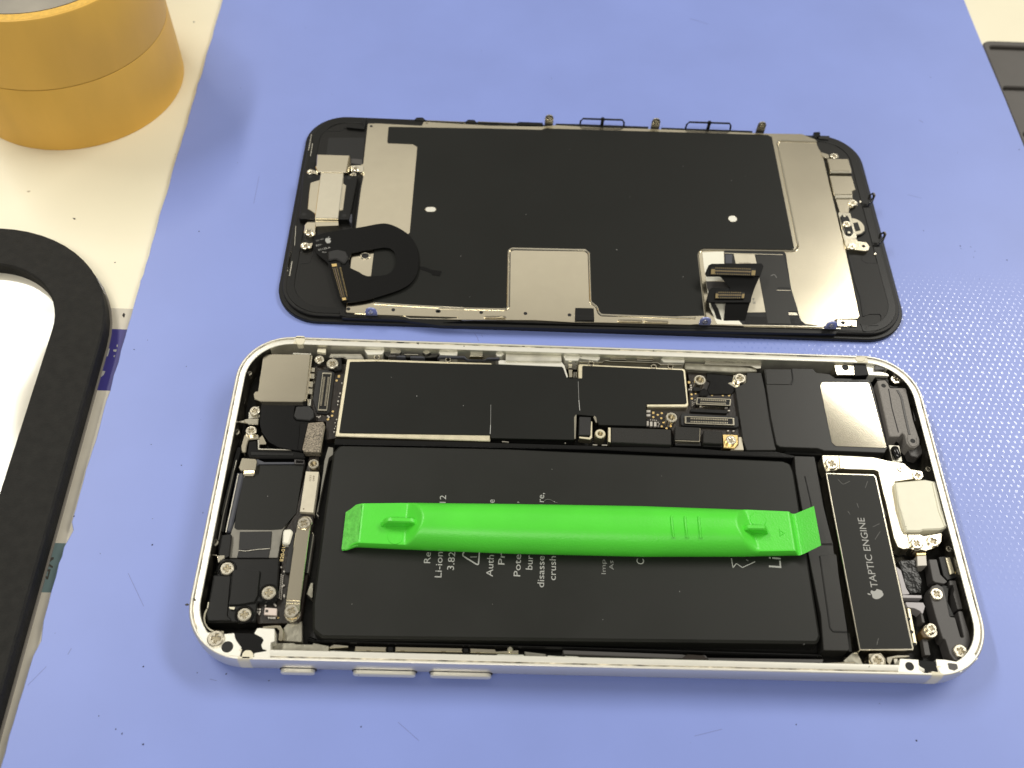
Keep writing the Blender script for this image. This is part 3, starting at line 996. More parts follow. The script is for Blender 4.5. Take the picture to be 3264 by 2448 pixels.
# ---- right-hand board
A('circuit_board', 'z4 165,690 545,705 545,480 525,385 720,400 930,425 945,560 1000,900 1022,1095 830,1085 640,1010 420,1000 385,900 165,885', 3.6, 2, PCB, r=.15)
standoff('z4 640,470', 1.18, 4.8, PH, .62, teeth=1)
standoff('z4 390,800', 1.12, 4.8, PH, .58, teeth=1)
A('screw_tab', 'z4 935,430 1052,432 1055,492 960,548 880,498 920,490', 4.0, 2.5, STEEL_B, r=.2)
screw('z4 995,455', 1.18, 4.9, PH, .1)
A('clear_film', 'z4 700,395 930,440 945,570 920,600 720,600 700,560 730,490 690,470', 3.9, 3.5, GLOSS, r=.3, b=.15)
A('epoxy_blob', 'z4 640,560 680,540 725,590 700,615 630,612', 4.2, 3.5, GLOSS, r=.3, b=.2)
A('chip', 'z4 580,532 640,530 640,570 580,570', 4.1, 3.5, BLACK, r=.05)
socket('z4 612,626 915,640 908,700 604,688', 4.6, PH, 13)
many('solder_tails', [circle(pts('z4 %f,%f' % (645 + 19.5 * k, 706 + .8 * k), 3.9)[0], .13, 6) for k in range(13)], 3.9, 3.5, STEEL_B, PH, 'stuff')
A('chip', 'z4 560,725 880,738 880,768 555,752', 4.1, 3.4, BLACK, r=.1)
A('connector_gasket', 'z4 480,765 975,790 985,880 960,892 475,872 468,790', 4.2, 3, RUBBER, r=.4, b=.12)
socket('z4 505,790 942,806 945,872 505,856', 4.6, PH, 22)
many('gold_pads', [circle(pts('z4 ' + s, 3.64)[0], .25, 10) for s in ('303,765', '267,780', '228,800', '298,810', '318,848', '302,882', '380,880', '565,600', '568,637', '745,605', '840,607', '895,608', '345,898')] +
     [pts('z4 ' + s, 3.64) for s in ('533,484 554,484 554,504 533,504', '218,752 238,752 238,772 218,772', '593,585 608,585 608,600 593,600')], 3.64, 3.5, GOLD, PH, b=.02)
many('chip_components', [pts('z4 %d,%d %d,%d %d,%d %d,%d' % (a - w, c - h, a + w, c - h, a + w, c + h, a - w, c + h), 4.0) for a, c, w, h in
                         [(185, 748, 18, 10), (185, 783, 18, 10), (178, 855, 9, 20), (210, 860, 11, 20), (245, 862, 11, 20), (560, 520, 8, 6), (562, 540, 8, 6), (545, 555, 6, 5), (562, 558, 6, 5), (270, 845, 5, 4), (280, 860, 5, 4), (272, 878, 5, 4),
                          (225, 825, 4, 4), (240, 826, 4, 4), (255, 828, 4, 4), (205, 824, 4, 4), (572, 665, 4, 3), (572, 680, 4, 3), (572, 695, 4, 3), (585, 670, 4, 3), (585, 685, 4, 3), (598, 648, 5, 4), (598, 668, 5, 4), (645, 706, 10, 7), (872, 716, 12, 6), (895, 742, 10, 5), (888, 920, 8, 5), (935, 922, 8, 5)]], 4.0, 3.5, CHIPC, PH, 'stuff', .03)
A('foam_cover', 'z3 1903,890 z4 385,908 386,1045 z3 1905,1022', 4.9, 3, FOAMB, r=.1, b=.12)
A('cover_edge', 'z3 1876,890 1900,893 1900,1022 1876,1016', 4.7, 3, CAN, r=.05)
A('foam_cover', 'z4 420,882 640,892 635,1010 418,1002', 4.9, 3, FOAMB, r=.1, b=.12)
A('cover_edge', 'z4 628,895 645,900 640,1018 420,1010 420,1002 630,1008', 4.8, 3, STEEL, r=.05)
A('foam_cover', 'z4 672,915 836,928 838,1036 668,1028', 4.9, 3, FOAMB, r=.1, b=.12)
A('battery_connector_cover', 'z3 1622,795 1725,800 1722,960 1618,958', 4.8, 3, RUBBER, r=.1, b=.1)
A('cover_edge', 'z3 1725,830 1738,845 1735,980 1718,998 1620,985 1620,970 1712,978', 4.6, 3, CAN, r=.1)
A('notch_edge', 'z3 1755,785 1772,800 1780,845 1768,850 1745,800', 4.7, 3.5, STEEL_B, r=.05)
standoff('z3 1807,945', 1.02, 4.85, PH, .45, material=CAN, teeth=1)
A('gold_lug', 'z4 836,950 976,956 976,1040 945,1078 846,1070', 4.4, 2.5, GOLD, r=.15, b=.12)
A('steel_lug', 'z4 978,975 1008,975 1026,1090 900,1088 950,1075 978,1045', 4.0, 2.5, PALE, r=.1)
screw('z4 916,1000', 1.02, 5.0, PH)
A('board_tray', 'z1 1400,988 z3 840,1022 1600,1045 1740,1050 1880,1060 z4 420,1062 650,1075 840,1092 1030,1098 1310,1100 1480,1140 1475,1160 400,1118 z3 1800,1085 0,1048 z1 1395,1040', 4.2, 1.4, GLOSS, r=.2, b=.15)
A('tray_face', 'z4 420,1012 650,1022 650,1055 420,1050', 4.3, 2, BLACK, r=.1)
A('tray_face', 'z4 672,1034 838,1042 836,1066 668,1058', 4.3, 2, BLACK, r=.1)
many('tray_clips', [pts(s, 4.45) for s in ('z3 1740,1040 1780,1042 1780,1050 1740,1048', 'z3 1820,1042 1868,1044 1868,1052 1820,1050', 'z3 1490,1030 1500,1024 1505,1034', 'z3 940,1012 1000,1018 1000,1024 940,1018')], 4.45, 4, STEEL_D, PH)

# ---- loudspeaker
A('speaker_flange', 'z4 1052,408 1180,408 1215,560 1250,760 1312,1092 1050,1092 1018,1000 952,560 950,540 1048,492', 4.4, 1.5, SATIN, r=.25, b=.1)
sp = A('speaker_box', 'z4 1202,374 1440,376 z5 72,232 292,236 320,274 458,292 512,330 858,344 900,440 1042,1035 1012,1086 400,1062 340,1040 0,1028 z4 1345,1062 1312,1040 1262,800', 4.9, 1.5, SATIN, r=.35, b=.12)
prism('raised_corner', 'z4 1218,380 1438,384 1452,470 1432,512 1228,510', 5.02, 4.8, SATIN, sp, .2, .05)
strip('moulded_line', 'z4 1450,372 1462,470 1445,512', .16, 5.05, 4.8, SEAM, sp)
prism('speaker_plate', 'z5 360,402 385,372 852,380 1030,1022 1024,1036 520,1016 480,982 366,440', 5.0, 4.8, mat('speaker_steel', (0.76, 0.70, 0.56), 0.085, 1), sp, .45, .03)
A('speaker_skirt', 'z5 0,1034 340,1046 400,1070 1012,1096 1000,1118 560,1112 0,1090', 3.6, 1.5, BLACK, r=.2, b=.2)
ab = A('antenna_block', 'z5 935,355 1020,350 1046,384 1064,430 1225,430 1246,520 1300,760 1364,950 1362,1000 1322,1032 1270,1026 1236,990 1214,906 1190,882 1160,920 1062,922 1000,650', 5.3, 2, GREYL, r=.35, b=.15)
disc('pin_hole', 'z5 1000,408', .48, 5.32, 5.1, SEAM, ab, 0)
disc('pin_hole', 'z5 1295,965', .5, 5.32, 5.1, SEAM, ab, 0)
strip('groove', 'z5 1050,440 1085,640 1150,880', .22, 5.315, 5.1, SEAM, ab)
strip('raised_rib', 'z5 1140,450 1180,520 1215,690 1262,900', .5, 5.42, 5.1, GREY, ab, 0.6, .08)
strip('raised_edge', 'z5 1250,900 1248,960 1280,1012 1320,1012 1346,985 1340,930', .3, 5.45, 5.1, GREYL, ab, 0.6, .06)
A('antenna_step', 'z5 1235,1012 1390,1000 1392,1090 1345,1132 1275,1115', 4.2, 2, GREY, r=.35, b=.15)
A('antenna_step', 'z5 1270,520 1300,515 1345,745 1318,770', 4.6, 2, GREY, r=.2, b=.1)
A('antenna_shade', 'z5 905,320 1020,318 1050,345 1060,400 1090,412 1215,412 1222,432 1064,430 1046,384 1020,350 940,356', 4.8, 2, BLACK, r=.2, b=.1)
screw('z5 1128,340', 1.1, 5.5, PH)
A('seal_frame', 'z5 1048,1002 1160,1010 1192,1172 1120,1182 1090,1170', 4.6, 2, STEEL_D, r=.2, b=.1)
tube('black_bead', [pt('z5 1112,1050', 4.7), pt('z5 1118,1062', 4.95), pt('z5 1132,1110', 4.95), pt('z5 1138,1124', 4.7)], .78, GLOSS, PH, 12)

# ---- steel bracket and charging port, lower right
A('port_bracket', 'z5 380,1108 545,1110 900,1130 1050,1165 1205,1190 1270,1250 1390,1270 1405,1330 1110,1375 1135,1500 z6 1000,20 1045,200 1085,290 1105,408 1050,415 1000,395 965,310 895,0 z5 1000,1500 945,1268 900,1256 545,1246 420,1275 392,1200', 4.9, 2, mat('bracket_steel', (0.84, 0.785, 0.64), 0.33, 1), r=.25, b=.08)
A('bracket_bend', 'z5 548,1112 605,1120 606,1246 556,1244', 5.05, 4.7, STEEL, r=.05, b=.1)
standoff('z5 480,1205', 1.32, 5.0, PH, .5)
screw('z5 480,1190', 1.22, 5.6, PH)
screw('z5 1168,1245', .55, 5.1, PH)
screw('z5 1345,1310', 1.0, 5.25, PH)
lp = A('charging_port', 'z5 1110,1380 1420,1352 1530,1372 z6 1400,69 1456,215 1385,240 1225,246 1205,258 1078,258 1050,200 1005,20', 5.7, 2, CREAM, r=.35, b=.25)
strip('port_ridge', 'z5 1500,1385 z6 1370,80 1425,215', .5, 5.85, 5.5, CREAM, lp, .4, .1)
strip('port_ridge', 'z5 1128,1400 z6 1020,30 1075,215', .35, 5.85, 5.5, CREAM, lp, .4, .1)
A('port_plate', 'z6 1088,285 1200,284 1225,300 1390,272 1386,350 1352,395 1250,432 1200,420 1130,420 1100,400', 4.9, 2, STEEL_B, r=.25, b=.08)
standoff('z6 1163,378', 1.15, 4.9, PH, .5)
screw('z6 1170,362', 1.1, 5.5, PH)
screw('z6 1315,343', 1.1, 5.3, PH)
A('flex_connector', 'z6 1170,470 1250,462 1258,560 1175,565', 4.6, 2, CHIPC, r=.05)
A('gold_strip', 'z6 1165,450 1250,446 1250,466 1168,470', 4.8, 4, GOLD, r=.03)
A('grey_arm', 'z6 1275,505 1345,505 1378,640 1440,702 1412,722 1330,708 1310,690', 4.6, 2, GREY, r=.2, b=.1)
A('contact_block', 'z6 1360,482 1500,472 1540,640 1520,665 1440,690 1402,650', 4.5, 2, BLACK, r=.2, b=.1)
A('gold_contact', 'z6 1422,492 1460,485 1502,625 1462,640', 4.75, 4, CAN, r=.08, b=.06)
A('gold_contact', 'z6 1505,592 1528,596 1532,630 1508,630', 4.7, 4, GOLD, r=.05)
gb = A('grey_bracket', 'z6 1275,790 1300,742 1350,724 1400,750 1416,800 1430,862 1460,1012 1505,1016 1556,1196 1584,1192 1530,962 1570,960 1630,1150 1650,1280 1620,1370 1560,1402 1500,1396 1460,1340 1420,1212 1398,1205 1335,1010', 4.9, 2, GREY, r=.3, b=.1)
A('screw_shade', 'z6 1372,730 1450,740 1440,880 1500,1010 1455,1010 1425,862 1408,850', 4.0, 2, BLACK, r=.2)
screw('z6 1347,808', 1.12, 5.4, PH)
screw('z6 1558,1312', 1.2, 5.4, PH)
A('grey_strip', 'z6 1455,692 1510,692 1572,940 1528,946 1490,810 1500,770 1490,730 1458,735', 4.6, 2, GREY, r=.15, b=.06)
A('pale_flex', 'z6 978,558 1030,604 1076,760 1108,812 1040,818 1020,720', 4.3, 2, LILAC, r=.2)
A('pale_flex', 'z6 1040,818 1210,822 1214,848 1045,845', 4.5, 2, LILAC, r=.05)
A('pale_flex', 'z6 1068,882 1225,886 1242,920 1220,992 1195,960 1150,938 1085,928', 4.4, 2, LILAC, r=.2)
A('pale_flex', 'z6 1200,970 1222,990 1240,1065 1215,1062', 4.2, 2, GREY, r=.1)
mp = A('mounting_edge', 'z6 1084,932 1112,942 1170,1252 1143,1262', 4.6, 2, CAN, r=.05)
for s in ('z6 1100,1030', 'z6 1127,1145', 'z6 1152,1252'):
    disc('slot', s, .28, 4.62, 4.4, SEAM, mp, 0, n=10)
A('crumpled_flex', 'z6 1000,518 1162,508 1176,600 1212,690 1202,800 1112,806 1072,740 1042,620', 4.1, 2, mat('crumpled_black', (0.008, 0.008, 0.008), 0.28, 0, 0.35, bump=0.3, bscale=0.6), r=.3)
A('amber_collar', 'z6 1222,1110 1260,1080 1300,1120 1290,1200 1225,1195 1200,1150', 4.2, 2, AMBER, r=.3, b=.1)
standoff('z6 1290,1135', 1.25, 4.3, PH, .5)
screw('z6 1300,1110', .9, 4.9, PH)
A('grey_arm', 'z6 1215,1200 1260,1200 1290,1350 1240,1350', 3.4, 2, GREY, r=.1)
screw('z6 1455,412', .6, 4.6, PH)
screw('z5 1455,1245', .6, 4.6, PH)

# ---- vibration motor
te = A('vibration_motor', 'z5 416,1283 905,1300 930,1330 z6 1144,1292 1136,1310 665,1308 520,560 412,0', 4.9, 1.5, STEEL_B, r=.2, b=.08)
prism('motor_label', 'z5 432,1297 900,1313 916,1335 z6 1128,1292 672,1296 533,560 425,0', 4.96, 4.85, STICK, te, .15, .02)
tl = te
text('printed_words', 'TAPTIC ENGINE', 'z6 826,755', 'z6 704,140', 1.28, 4.975, INK_W, te)
logo('z6 806,812', 'z6 700,832', 2.0, 4.975, 0 or INK_W, te)
for s in ('z5 540,1350 590,1405 660,1370', 'z5 840,1370 815,1440', 'z6 640,10 655,50', 'z6 870,40 900,120', 'z6 830,1200 815,1260', 'z6 560,80 580,110', 'z6 800,330 845,260', 'z6 780,220 840,190'):
    strip('scratch', s, .05, 4.972, 4.95, INK_DIM, te)
A('motor_foot', 'z6 745,1338 850,1330 892,1380 900,1462 748,1462', 4.6, 2, STEEL, r=.2)
screw('z6 825,1395', 1.25, 5.2, PH)
A('motor_foot', 'z6 905,1368 1000,1350 1108,1352 1100,1366 1005,1372 960,1375 930,1440 905,1400', 4.6, 2, STEEL_B, r=.1)
A('motor_foot', 'z6 962,1375 1000,1375 1000,1460 975,1450', 4.3, 2, STEEL_D, r=.1)

# ---- battery
ba = A('battery', 'z1 1440,1046 z3 1000,1076 z4 1370,1180 1440,1205 1472,1290 g2 2005,1150 1985,1205 g1 60,1160 z2 1205,1130 1205,900 z1 1310,1640 z1 1385,1110', 4.75, 1.4, BATT, r=1.2, b=.42)
A('battery_rail', 'z2 1180,1180 1250,1210 g1 600,1195 g2 0,1225 2025,1290 2030,1310 0,1248 g1 0,1195 z2 1150,1215', 3.2, 1.4, GLOSS, r=.2, b=.3)
A('side_rail', 'g1 1950,1258 g2 920,1292 960,1300 1080,1318 2030,1330 2020,1362 1130,1345 1100,1305 960,1300 930,1328 g1 1960,1292', 3.9, 1.4, GREY, r=.1, b=.1)
A('battery_flex', 'z4 1470,1142 1650,1148 1740,1640 z6 432,372 440,455 462,465 480,640 556,1145 576,1298 560,1312 346,1308 322,1000 210,450 z4 1545,1640 1482,1290', 4.6, 1.4, SATIN, r=.25, b=.1)
A('flex_flap', 'z4 1568,1318 1660,1320 z4 1738,1630 z6 426,366 308,368 292,350 238,0', 4.72, 4.4, SATIN, r=.15, b=.04)
A('flex_flap', 'z6 318,475 440,462 460,470 478,640 556,1142 432,1138 408,1108', 4.72, 4.4, SATIN, r=.15, b=.04)
strip('flap_seam', 'z4 1566,1318 z6 240,20 290,350 310,372 430,374', .12, 4.73, 4.5, SEAM, PH, .4)
strip('flap_seam', 'z6 314,472 404,1108 432,1143 556,1148', .12, 4.73, 4.5, SEAM, PH, .4)
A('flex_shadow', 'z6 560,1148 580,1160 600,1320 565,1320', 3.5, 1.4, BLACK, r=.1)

BP = 4.765


def bt(s, a, e, cap, m_=INK_W):
    text('printed_text', s, a, e, cap, BP, m_, ba)


bt('Re', 'g1 912,578', 'g1 918,492', 1.15)
bt('Li-ion', 'g1 1000,690', 'g1 1012,490', 1.2)
bt('3.82', 'g1 1097,632', 'g1 1110,490', 1.2)
bt('12', 'g1 1034,106', 'g1 1037,46', 1.15)
bt('e', 'g1 1416,106', 'g1 1417,80', 1.2)
bt(',', 'g1 1603,104', 'g1 1604,92', 1.1)
bt('re,', 'g1 1803,100', 'g1 1806,28', 1.2)
bt('.', 'g1 1888,100', 'g1 1889,88', 1.1)
bt('Auth', 'g1 1402,684', 'g1 1412,515', 1.2)
bt('Pr', 'g1 1494,590', 'g1 1499,500', 1.15)
bt('Pote', 'g1 1618,682', 'g1 1625,510', 1.2)
bt('bur', 'g1 1712,630', 'g1 1718,518', 1.2)
bt('disasse', 'g1 1804,768', 'g1 1808,522', 1.2)
bt('crush', 'g1 1896,712', 'g1 1898,524', 1.2)
bt('Imp', 'g2 322,664', 'g2 318,550', .8, INK_DIM)
bt('As', 'g2 385,630', 'g2 380,558', .8, INK_DIM)
bt('C', 'g2 622,588', 'g2 620,545', 1.35)
bt('Li', 'g2 1698,616', 'g2 1690,535', 2.3)
strip('printed_triangle', 'g1 1215,440 1160,515 1290,596 1302,430', .24, BP, 4.7, INK_W, ba, .5)
strip('printed_exclamation', 'g1 1225,530 1280,528', .2, BP, 4.7, INK_DIM, ba)
for s in ('g2 1306,540 1318,614', 'g2 1318,614 1346,580', 'g2 1346,580 1392,612', 'g2 1392,612 1492,566', 'g2 1420,550 1440,560'):
    strip('recycling_mark', s, .16, BP, 4.7, INK_W if '1420' not in s else INK_DIM, ba)
tube('hair', [pt('g1 1806,88', 4.9), pt('g1 1830,76', 5.0), pt('g1 1860,82', 4.95), pt('g1 1885,100', 4.85), pt('g1 1910,104', 4.85)], .035, INK_DIM, PH, 5)
A('battery_edge_tape', 'z2 1152,808 1190,712 1212,712 1208,835 1198,850', 3.6, 2, FOIL, r=.1)
A('edge_trim', 'z1 1345,1062 1388,1068 1388,1130 1350,1160 1240,1659 z2 1262,130 1240,100 1250,60 z1 1250,1640 1310,1180', 3.4, 2, FILM, r=.1)
strip('edge_light', 'z2 1205,270 1215,290 1165,625', .16, 3.9, 2, STEEL_D, PH)

# ---- left column: boards, strap, sticker
A('edge_board', 'z1 1180,1150 1260,1150 1255,1270 z2 1215,100 1200,280 1165,640 1100,1050 1080,1068 720,1072 700,900 900,880 960,260 1050,110', 3.6, 1.5, PCB, r=.15)
lb = A('silver_label', 'z1 1147,1278 1262,1282 1213,1642 1093,1634', 4.4, 2, PALE, r=.05, b=.05)
text('printed_code', '031', 'lb 640,452', 'lb 650,270', .36, 4.415, INK_B, lb)
text('printed_code', '049', 'lb 750,455', 'lb 765,270', .36, 4.415, INK_B, lb)
disc('printed_dot', 'lb 393,1370', .14, 4.415, 4.3, INK_B, lb, 0, n=10)
text('printed_number', '820-018', 'z2 946,524', 'z2 972,368', .62, 3.62, INK_G, PH)
A('white_block', 'z2 955,240 1012,236 1032,262 1000,372 938,368 945,262', 4.9, 2.5, WHITE, r=.45, b=.25)
A('side_connector', 'z2 1008,292 1050,282 1012,622 962,622', 4.4, 2, RUBBER, r=.08, b=.06)
A('side_connector', 'z2 1186,276 1208,284 1158,625 1140,622', 4.4, 2, GLOSS, r=.08, b=.06)
st = A('connector_strap', 'z2 1070,190 1080,152 1120,124 1160,128 1192,165 1186,235 1100,860 1092,962 1060,1004 1010,1014 972,992 958,950 970,880 1052,300', 4.9, 4.3, STEEL, r=.5, b=.08)
prism('strap_raised', 'z2 1062,240 1182,246 1100,868 970,862 1050,310', 5.1, 4.6, STEEL, st, .1, .1)
strip('strap_bend', 'z2 971,884 1098,890', .28, 5.04, 4.8, STEEL_B, st, .1, .06)
screw('z2 1128,182', 1.15, 5.35, PH)
screw('z2 1018,958', 1.2, 5.35, PH)
standoff('z2 1028,985', 1.35, 4.25, PH, .5, teeth=1)
standoff('z2 1148,175', 1.2, 4.2, PH, .5)
many('chip_components', [circle(pts('z2 %f,%f' % (930 - 1.0 * k / 1.6 + (k % 2) * 16 - .09 * k, 640 + k * 8.5), 3.9)[0], .11, 6) for k in range(26)] + [circle(pts('z2 ' + s, 3.9)[0], .17, 6) for s in ('930,575', '955,612', '952,735', '940,740', '955,822', '957,834', '790,912', '870,900', '880,912', '722,945', '742,945', '722,970', '742,968', '735,985', '820,1020', '840,1022', '858,1022', '872,1022')], 3.9, 3.5, CHIPC, PH, 'stuff')
ch = A('sensor_chip', 'z2 785,930 892,938 888,1000 778,993', 4.3, 3, PINK, r=.06, b=.05)
prism('sensor_port', 'z2 792,948 816,950 814,974 790,972', 4.33, 4.1, INK_D, ch, 0, 0)
A('gold_pad', 'z2 895,1010 914,1012 912,1028 893,1026', 3.66, 3.5, GOLD)

A('steel_sheet', 'z1 600,1275 700,1275 690,1318 770,1214 1130,1216 z2 1070,10 940,258 898,492 455,492 475,310 500,230 z1 545,1659', 3.7, 1.5, FILM, r=.2)
A('black_label', 'z1 745,1214 1130,1216 z2 1060,100 938,240 848,246 540,244 515,226 540,60 z1 598,1335 612,1325 690,1320 712,1225', 3.76, 3.6, STICK, r=.3, b=.03)
A('ribbon_cable', 'z2 566,262 846,258 832,410 555,425', 3.95, 3.6, RUBBER, r=.08, b=.05)
A('ribbon_cable', 'z2 555,425 832,410 818,492 540,492', 3.85, 3.6, RUBBER, r=.05, b=.05)
strip('ribbon_fold', 'z2 556,428 620,432 720,418 830,410', .12, 3.98, 3.8, STEEL_D, PH)
sq = A('coded_plate', 'z1 582,1160 700,1168 716,1186 702,1268 570,1272 556,1248', 4.7, 3, STEEL, r=.25, b=.06)
A('coded_plate_tab', 'z1 606,1272 702,1226 712,1210 690,1312 678,1320 612,1318 590,1310', 4.1, 3, STEEL, r=.2, b=.04)
A('slate_bar', 'z1 535,1285 596,1290 600,1310 z2 500,210 480,262 440,268', 4.0, 1.5, SLATE, r=.2, b=.25)
strip('bar_edge', 'z1 552,1300 z2 460,180 442,268', .18, 4.2, 3.5, STEEL_D, PH)
strip('inner_line', 'z1 535,1180 420,1659 z2 378,330', .16, 4.6, 2, STEEL_D, PH)
strip('inner_line', 'z1 505,1250 400,1659', .16, 5.0, 2, BLACK, PH)
strip('black_rail', 'z1 560,1060 520,1200 440,1560 z2 400,260', .9, 4.4, 1.5, GLOSS, PH, .4, .2)
A('black_bracket', 'z2 395,290 490,282 488,330 470,480 430,500 372,462 380,330', 4.4, 1.5, BLACK, r=.2, b=.1)
A('bright_tab', 'z2 360,472 432,468 430,498 398,512 375,542', 4.6, 3, STEEL_B, r=.08)
A('corner_clip', 'z2 318,460 360,464 365,475 322,470', 5.0, 4, STEEL_B, r=.03)
for s, r in (('z1 640,405', .7), ('z1 525,925', .8), ('z2 335,350', .8), ('z1 690,310', .4)):
    disc('frame_screw', s, r, 4.6, 3, SCREW, PH, .25, r * .45, 14)

# ---- antenna module, lower left
am = A('antenna_module', 'z2 385,520 420,498 915,495 890,868 860,885 720,882 700,1060 280,1062 262,1000 330,640 372,640', 4.7, 1.4, BLACK, r=.3, b=.2)
prism('raised_cover', 'z2 500,590 745,604 720,830 695,882 560,905 462,908 485,760', 5.1, 4.4, BLACK, am, .3, .12)
prism('raised_cover', 'z2 342,645 485,652 455,1000 500,1046 285,1048 272,1000', 4.95, 4.4, BLACK, am, .3, .12)
for s, r, z in (('z2 450,583', 1.22, 5.3), ('z2 818,797', 1.25, 5.3), ('z2 603,990', 1.2, 5.3)):
    c = pts(s, z - .3)[0]
    prism('screw_cup', circle(c, r + .42, 24), 4.98, 4.3, GLOSS, am, 0, .1, [circle(c, r + .12, 24)])
    screw(s, r, z, PH)
prism('white_mark', 'z2 468,926 522,926 515,948 478,942', 5.12, 5.0, BAND, am, .05, 0)
strip('cover_line', 'z2 540,598 740,606', .1, 5.13, 5.0, SEAM, am)
tube('white_wire', [pt('z2 ' + s, 4.6) for s in ('275,945', '258,980', '249,1025', '256,1070', '280,1110', '305,1130', '335,1142')], .16, BAND, PH, 7)
A('wire_end', 'z2 284,880 294,882 286,938 274,935', 4.8, 4.2, BAND)
A('screw_tab', 'z2 345,1138 425,1135 415,1210 380,1240 300,1225', 6.36, 4, STEEL, r=.2)
screw('z2 350,1200', 1.42, 6.75, PH)

# ---- near edge hardware
A('foil_patch', 'z2 950,1110 1000,1050 1112,1052 1115,1235 940,1225 950,1130', 3.4, 1.5, FOIL, r=.1, b=.1)
A('foil_hook', 'z2 765,1096 880,1086 922,1086 950,1130 940,1222 905,1222 912,1132 890,1108 765,1112', 4.4, 3, STEEL, r=.3, b=.06)
A('steel_plate', 'z2 868,1242 1045,1242 1055,1252 1205,1255 1215,1242 1350,1268 1352,1352 838,1344', 4.3, 1.5, FOIL, r=.1, b=.1)
many('rim_teeth', [pts('z2 %d,%d %d,%d %d,%d %d,%d' % (880 + k * 125, 1322 + k * 2, 930 + k * 125, 1312 + k * 2, 980 + k * 125, 1324 + k * 2, 930 + k * 125, 1334 + k * 2), 5.4) for k in range(4)], 5.4, 4.5, ALU, PH)
A('contact_bar', 'g1 130,1225 160,1212 270,1222 270,1235 120,1245', 4.4, 2, STEEL_B, r=.1, b=.1)
for s in ('g1 322,1226 572,1232 566,1268 320,1264', 'g1 636,1230 1166,1242 1164,1274 636,1266', 'g1 1222,1242 1420,1250 1430,1266 1608,1256 1604,1288 1225,1278'):
    A('key_spring', s, 4.1, 1.5, STEEL, r=.1, b=.12)
for s in ('g1 580,1232 622,1234 620,1268 580,1266', 'g1 1172,1244 1212,1246 1212,1276 1174,1276'):
    A('spring_gap', s, 4.3, 1.5, GLOSS, r=.1)
for s in ('g1 130,1262 268,1268 292,1308 112,1306', 'g1 1440,1290 1645,1294 1652,1324 1410,1320'):
    A('rim_clip', s, 5.6, 3, ALU, r=.1, b=.08)
for s in ('g1 420,1292', 'g1 690,1296', 'g1 1018,1300', 'g1 1288,1306', 'g1 1540,1246'):
    disc('spring_stud', s, .5, 4.6, 3, STEEL_B, PH, .2)
for s in ('g1 1830,1300 1900,1305 2060,1312 2120,1328 2080,1330 1840,1322', 'g2 0,1304 100,1308 150,1326 180,1334 100,1338 0,1322', 'g2 215,1318 600,1334 600,1350 210,1334', 'g2 620,1342 690,1326 860,1330 880,1352 700,1348 650,1356',
          'g2 1125,1355 1200,1338 1340,1345 1385,1366 1130,1366', 'g2 1420,1362 1830,1376 1826,1392 1420,1378', 'g2 1850,1388 1960,1368 2090,1376 2130,1392 1950,1392'):
    A('contact_spring', s, 5.5, 3, ALU, r=.1, b=.06)
A('grey_seal', 'g1 1650,1270 1820,1290 1815,1325 1665,1318', 4.6, 2, FILM, r=.1)
A('black_connector', 'g2 962,1290 1090,1300 1132,1342 1110,1366 925,1356 908,1330', 5.4, 2, mat('smoky_resin', (0.02, 0.015, 0.012), 0.25), r=.2, b=.1)
for s in ('g2 352,1328 448,1332 446,1342 350,1338', 'g2 1572,1370 1640,1372 1640,1380 1570,1378'):
    A('contact_gap', s, 5.53, 5.3, SEAM, b=0)
A('foil_corner', 'z6 520,1400 600,1330 640,1320 700,1440 560,1440', 3.6, 2, FOIL, r=.1)
A('contact_spring', 'z6 360,1418 620,1408 625,1428 370,1435', 4.4, 3, STEEL, r=.1)
# scuffs and grime on the rim
many('rim_grime', [pts(s, 6.30) for s in ('c3 310,255 345,260 362,285 350,312 325,300', 'z5 130,104 260,112 250,118 140,112', 'x2 1190,182 1230,186 1212,198', 'x2 500,160 560,164 530,170', 'x1 560,180 600,184 596,210 575,205', 'x1 280,172 400,178 380,184 290,180', 'x1 2055,225 2090,228 2090,240 2055,238', 'x1 1225,230 1245,232 1240,242 1228,240', 'x2 1685,206 1705,208 1700,216 1688,214')], 6.31, 6.2, INK_D, PH, 'stuff')
A('bent_fibre', 'c3 160,365 205,345 240,370 210,382 170,385', 5.6, 5.4, INK_D)
LZ = 4.66
LINT = [('z1 2125,615', LZ), ('z3 190,615', LZ), ('z1 810,1497', 3.8), ('z1 1900,450', LZ), ('z3 1380,1260', 4.78), ('z3 600,700', LZ), ('z4 300,1320', 4.78), ('g2 300,1020', 4.78), ('g2 1875,1212', 4.7), ('g1 300,900', 4.78), ('g1 1400,900', 4.78), ('g2 900,800', 4.78),
        ('d3 1840,522', 2.32), ('d3 1937,490', 2.32), ('d3 390,760', 2.32), ('d3 1125,635', 2.32), ('d4 1370,327', 2.32), ('d4 270,570', 2.32), ('d4 1565,155', 2.32), ('d4 190,210', 2.32), ('d3 700,300', 2.32), ('d3 1500,420', 2.32), ('d3 260,640', 2.32), ('d5 80,420', 2.32), ('d6 640,1310', 2.22), ('d6 780,1310', 2.22)]
V, F = [], []
for s, z in LINT:
    p = pt(s, z)
    crumb(p.x, p.y, z + .01, random.uniform(.06, .13))
o = build('lint_specks', V, F, mat('lint', (0.5, 0.5, 0.48), 0.8), None, 0)
o['kind'] = 'stuff'
#@@PHONE_END@@
# ================================================================== the display, lying face down behind the phone
DS = thing('screen_assembly', (3.6, 74, 0), 'black phone screen lying face down behind the opened body, steel back plate up', 'phone screen')


def B(name, s, z1, z0, material, **k):
    return prism(name, s, z1, z0, material, DS, **k)


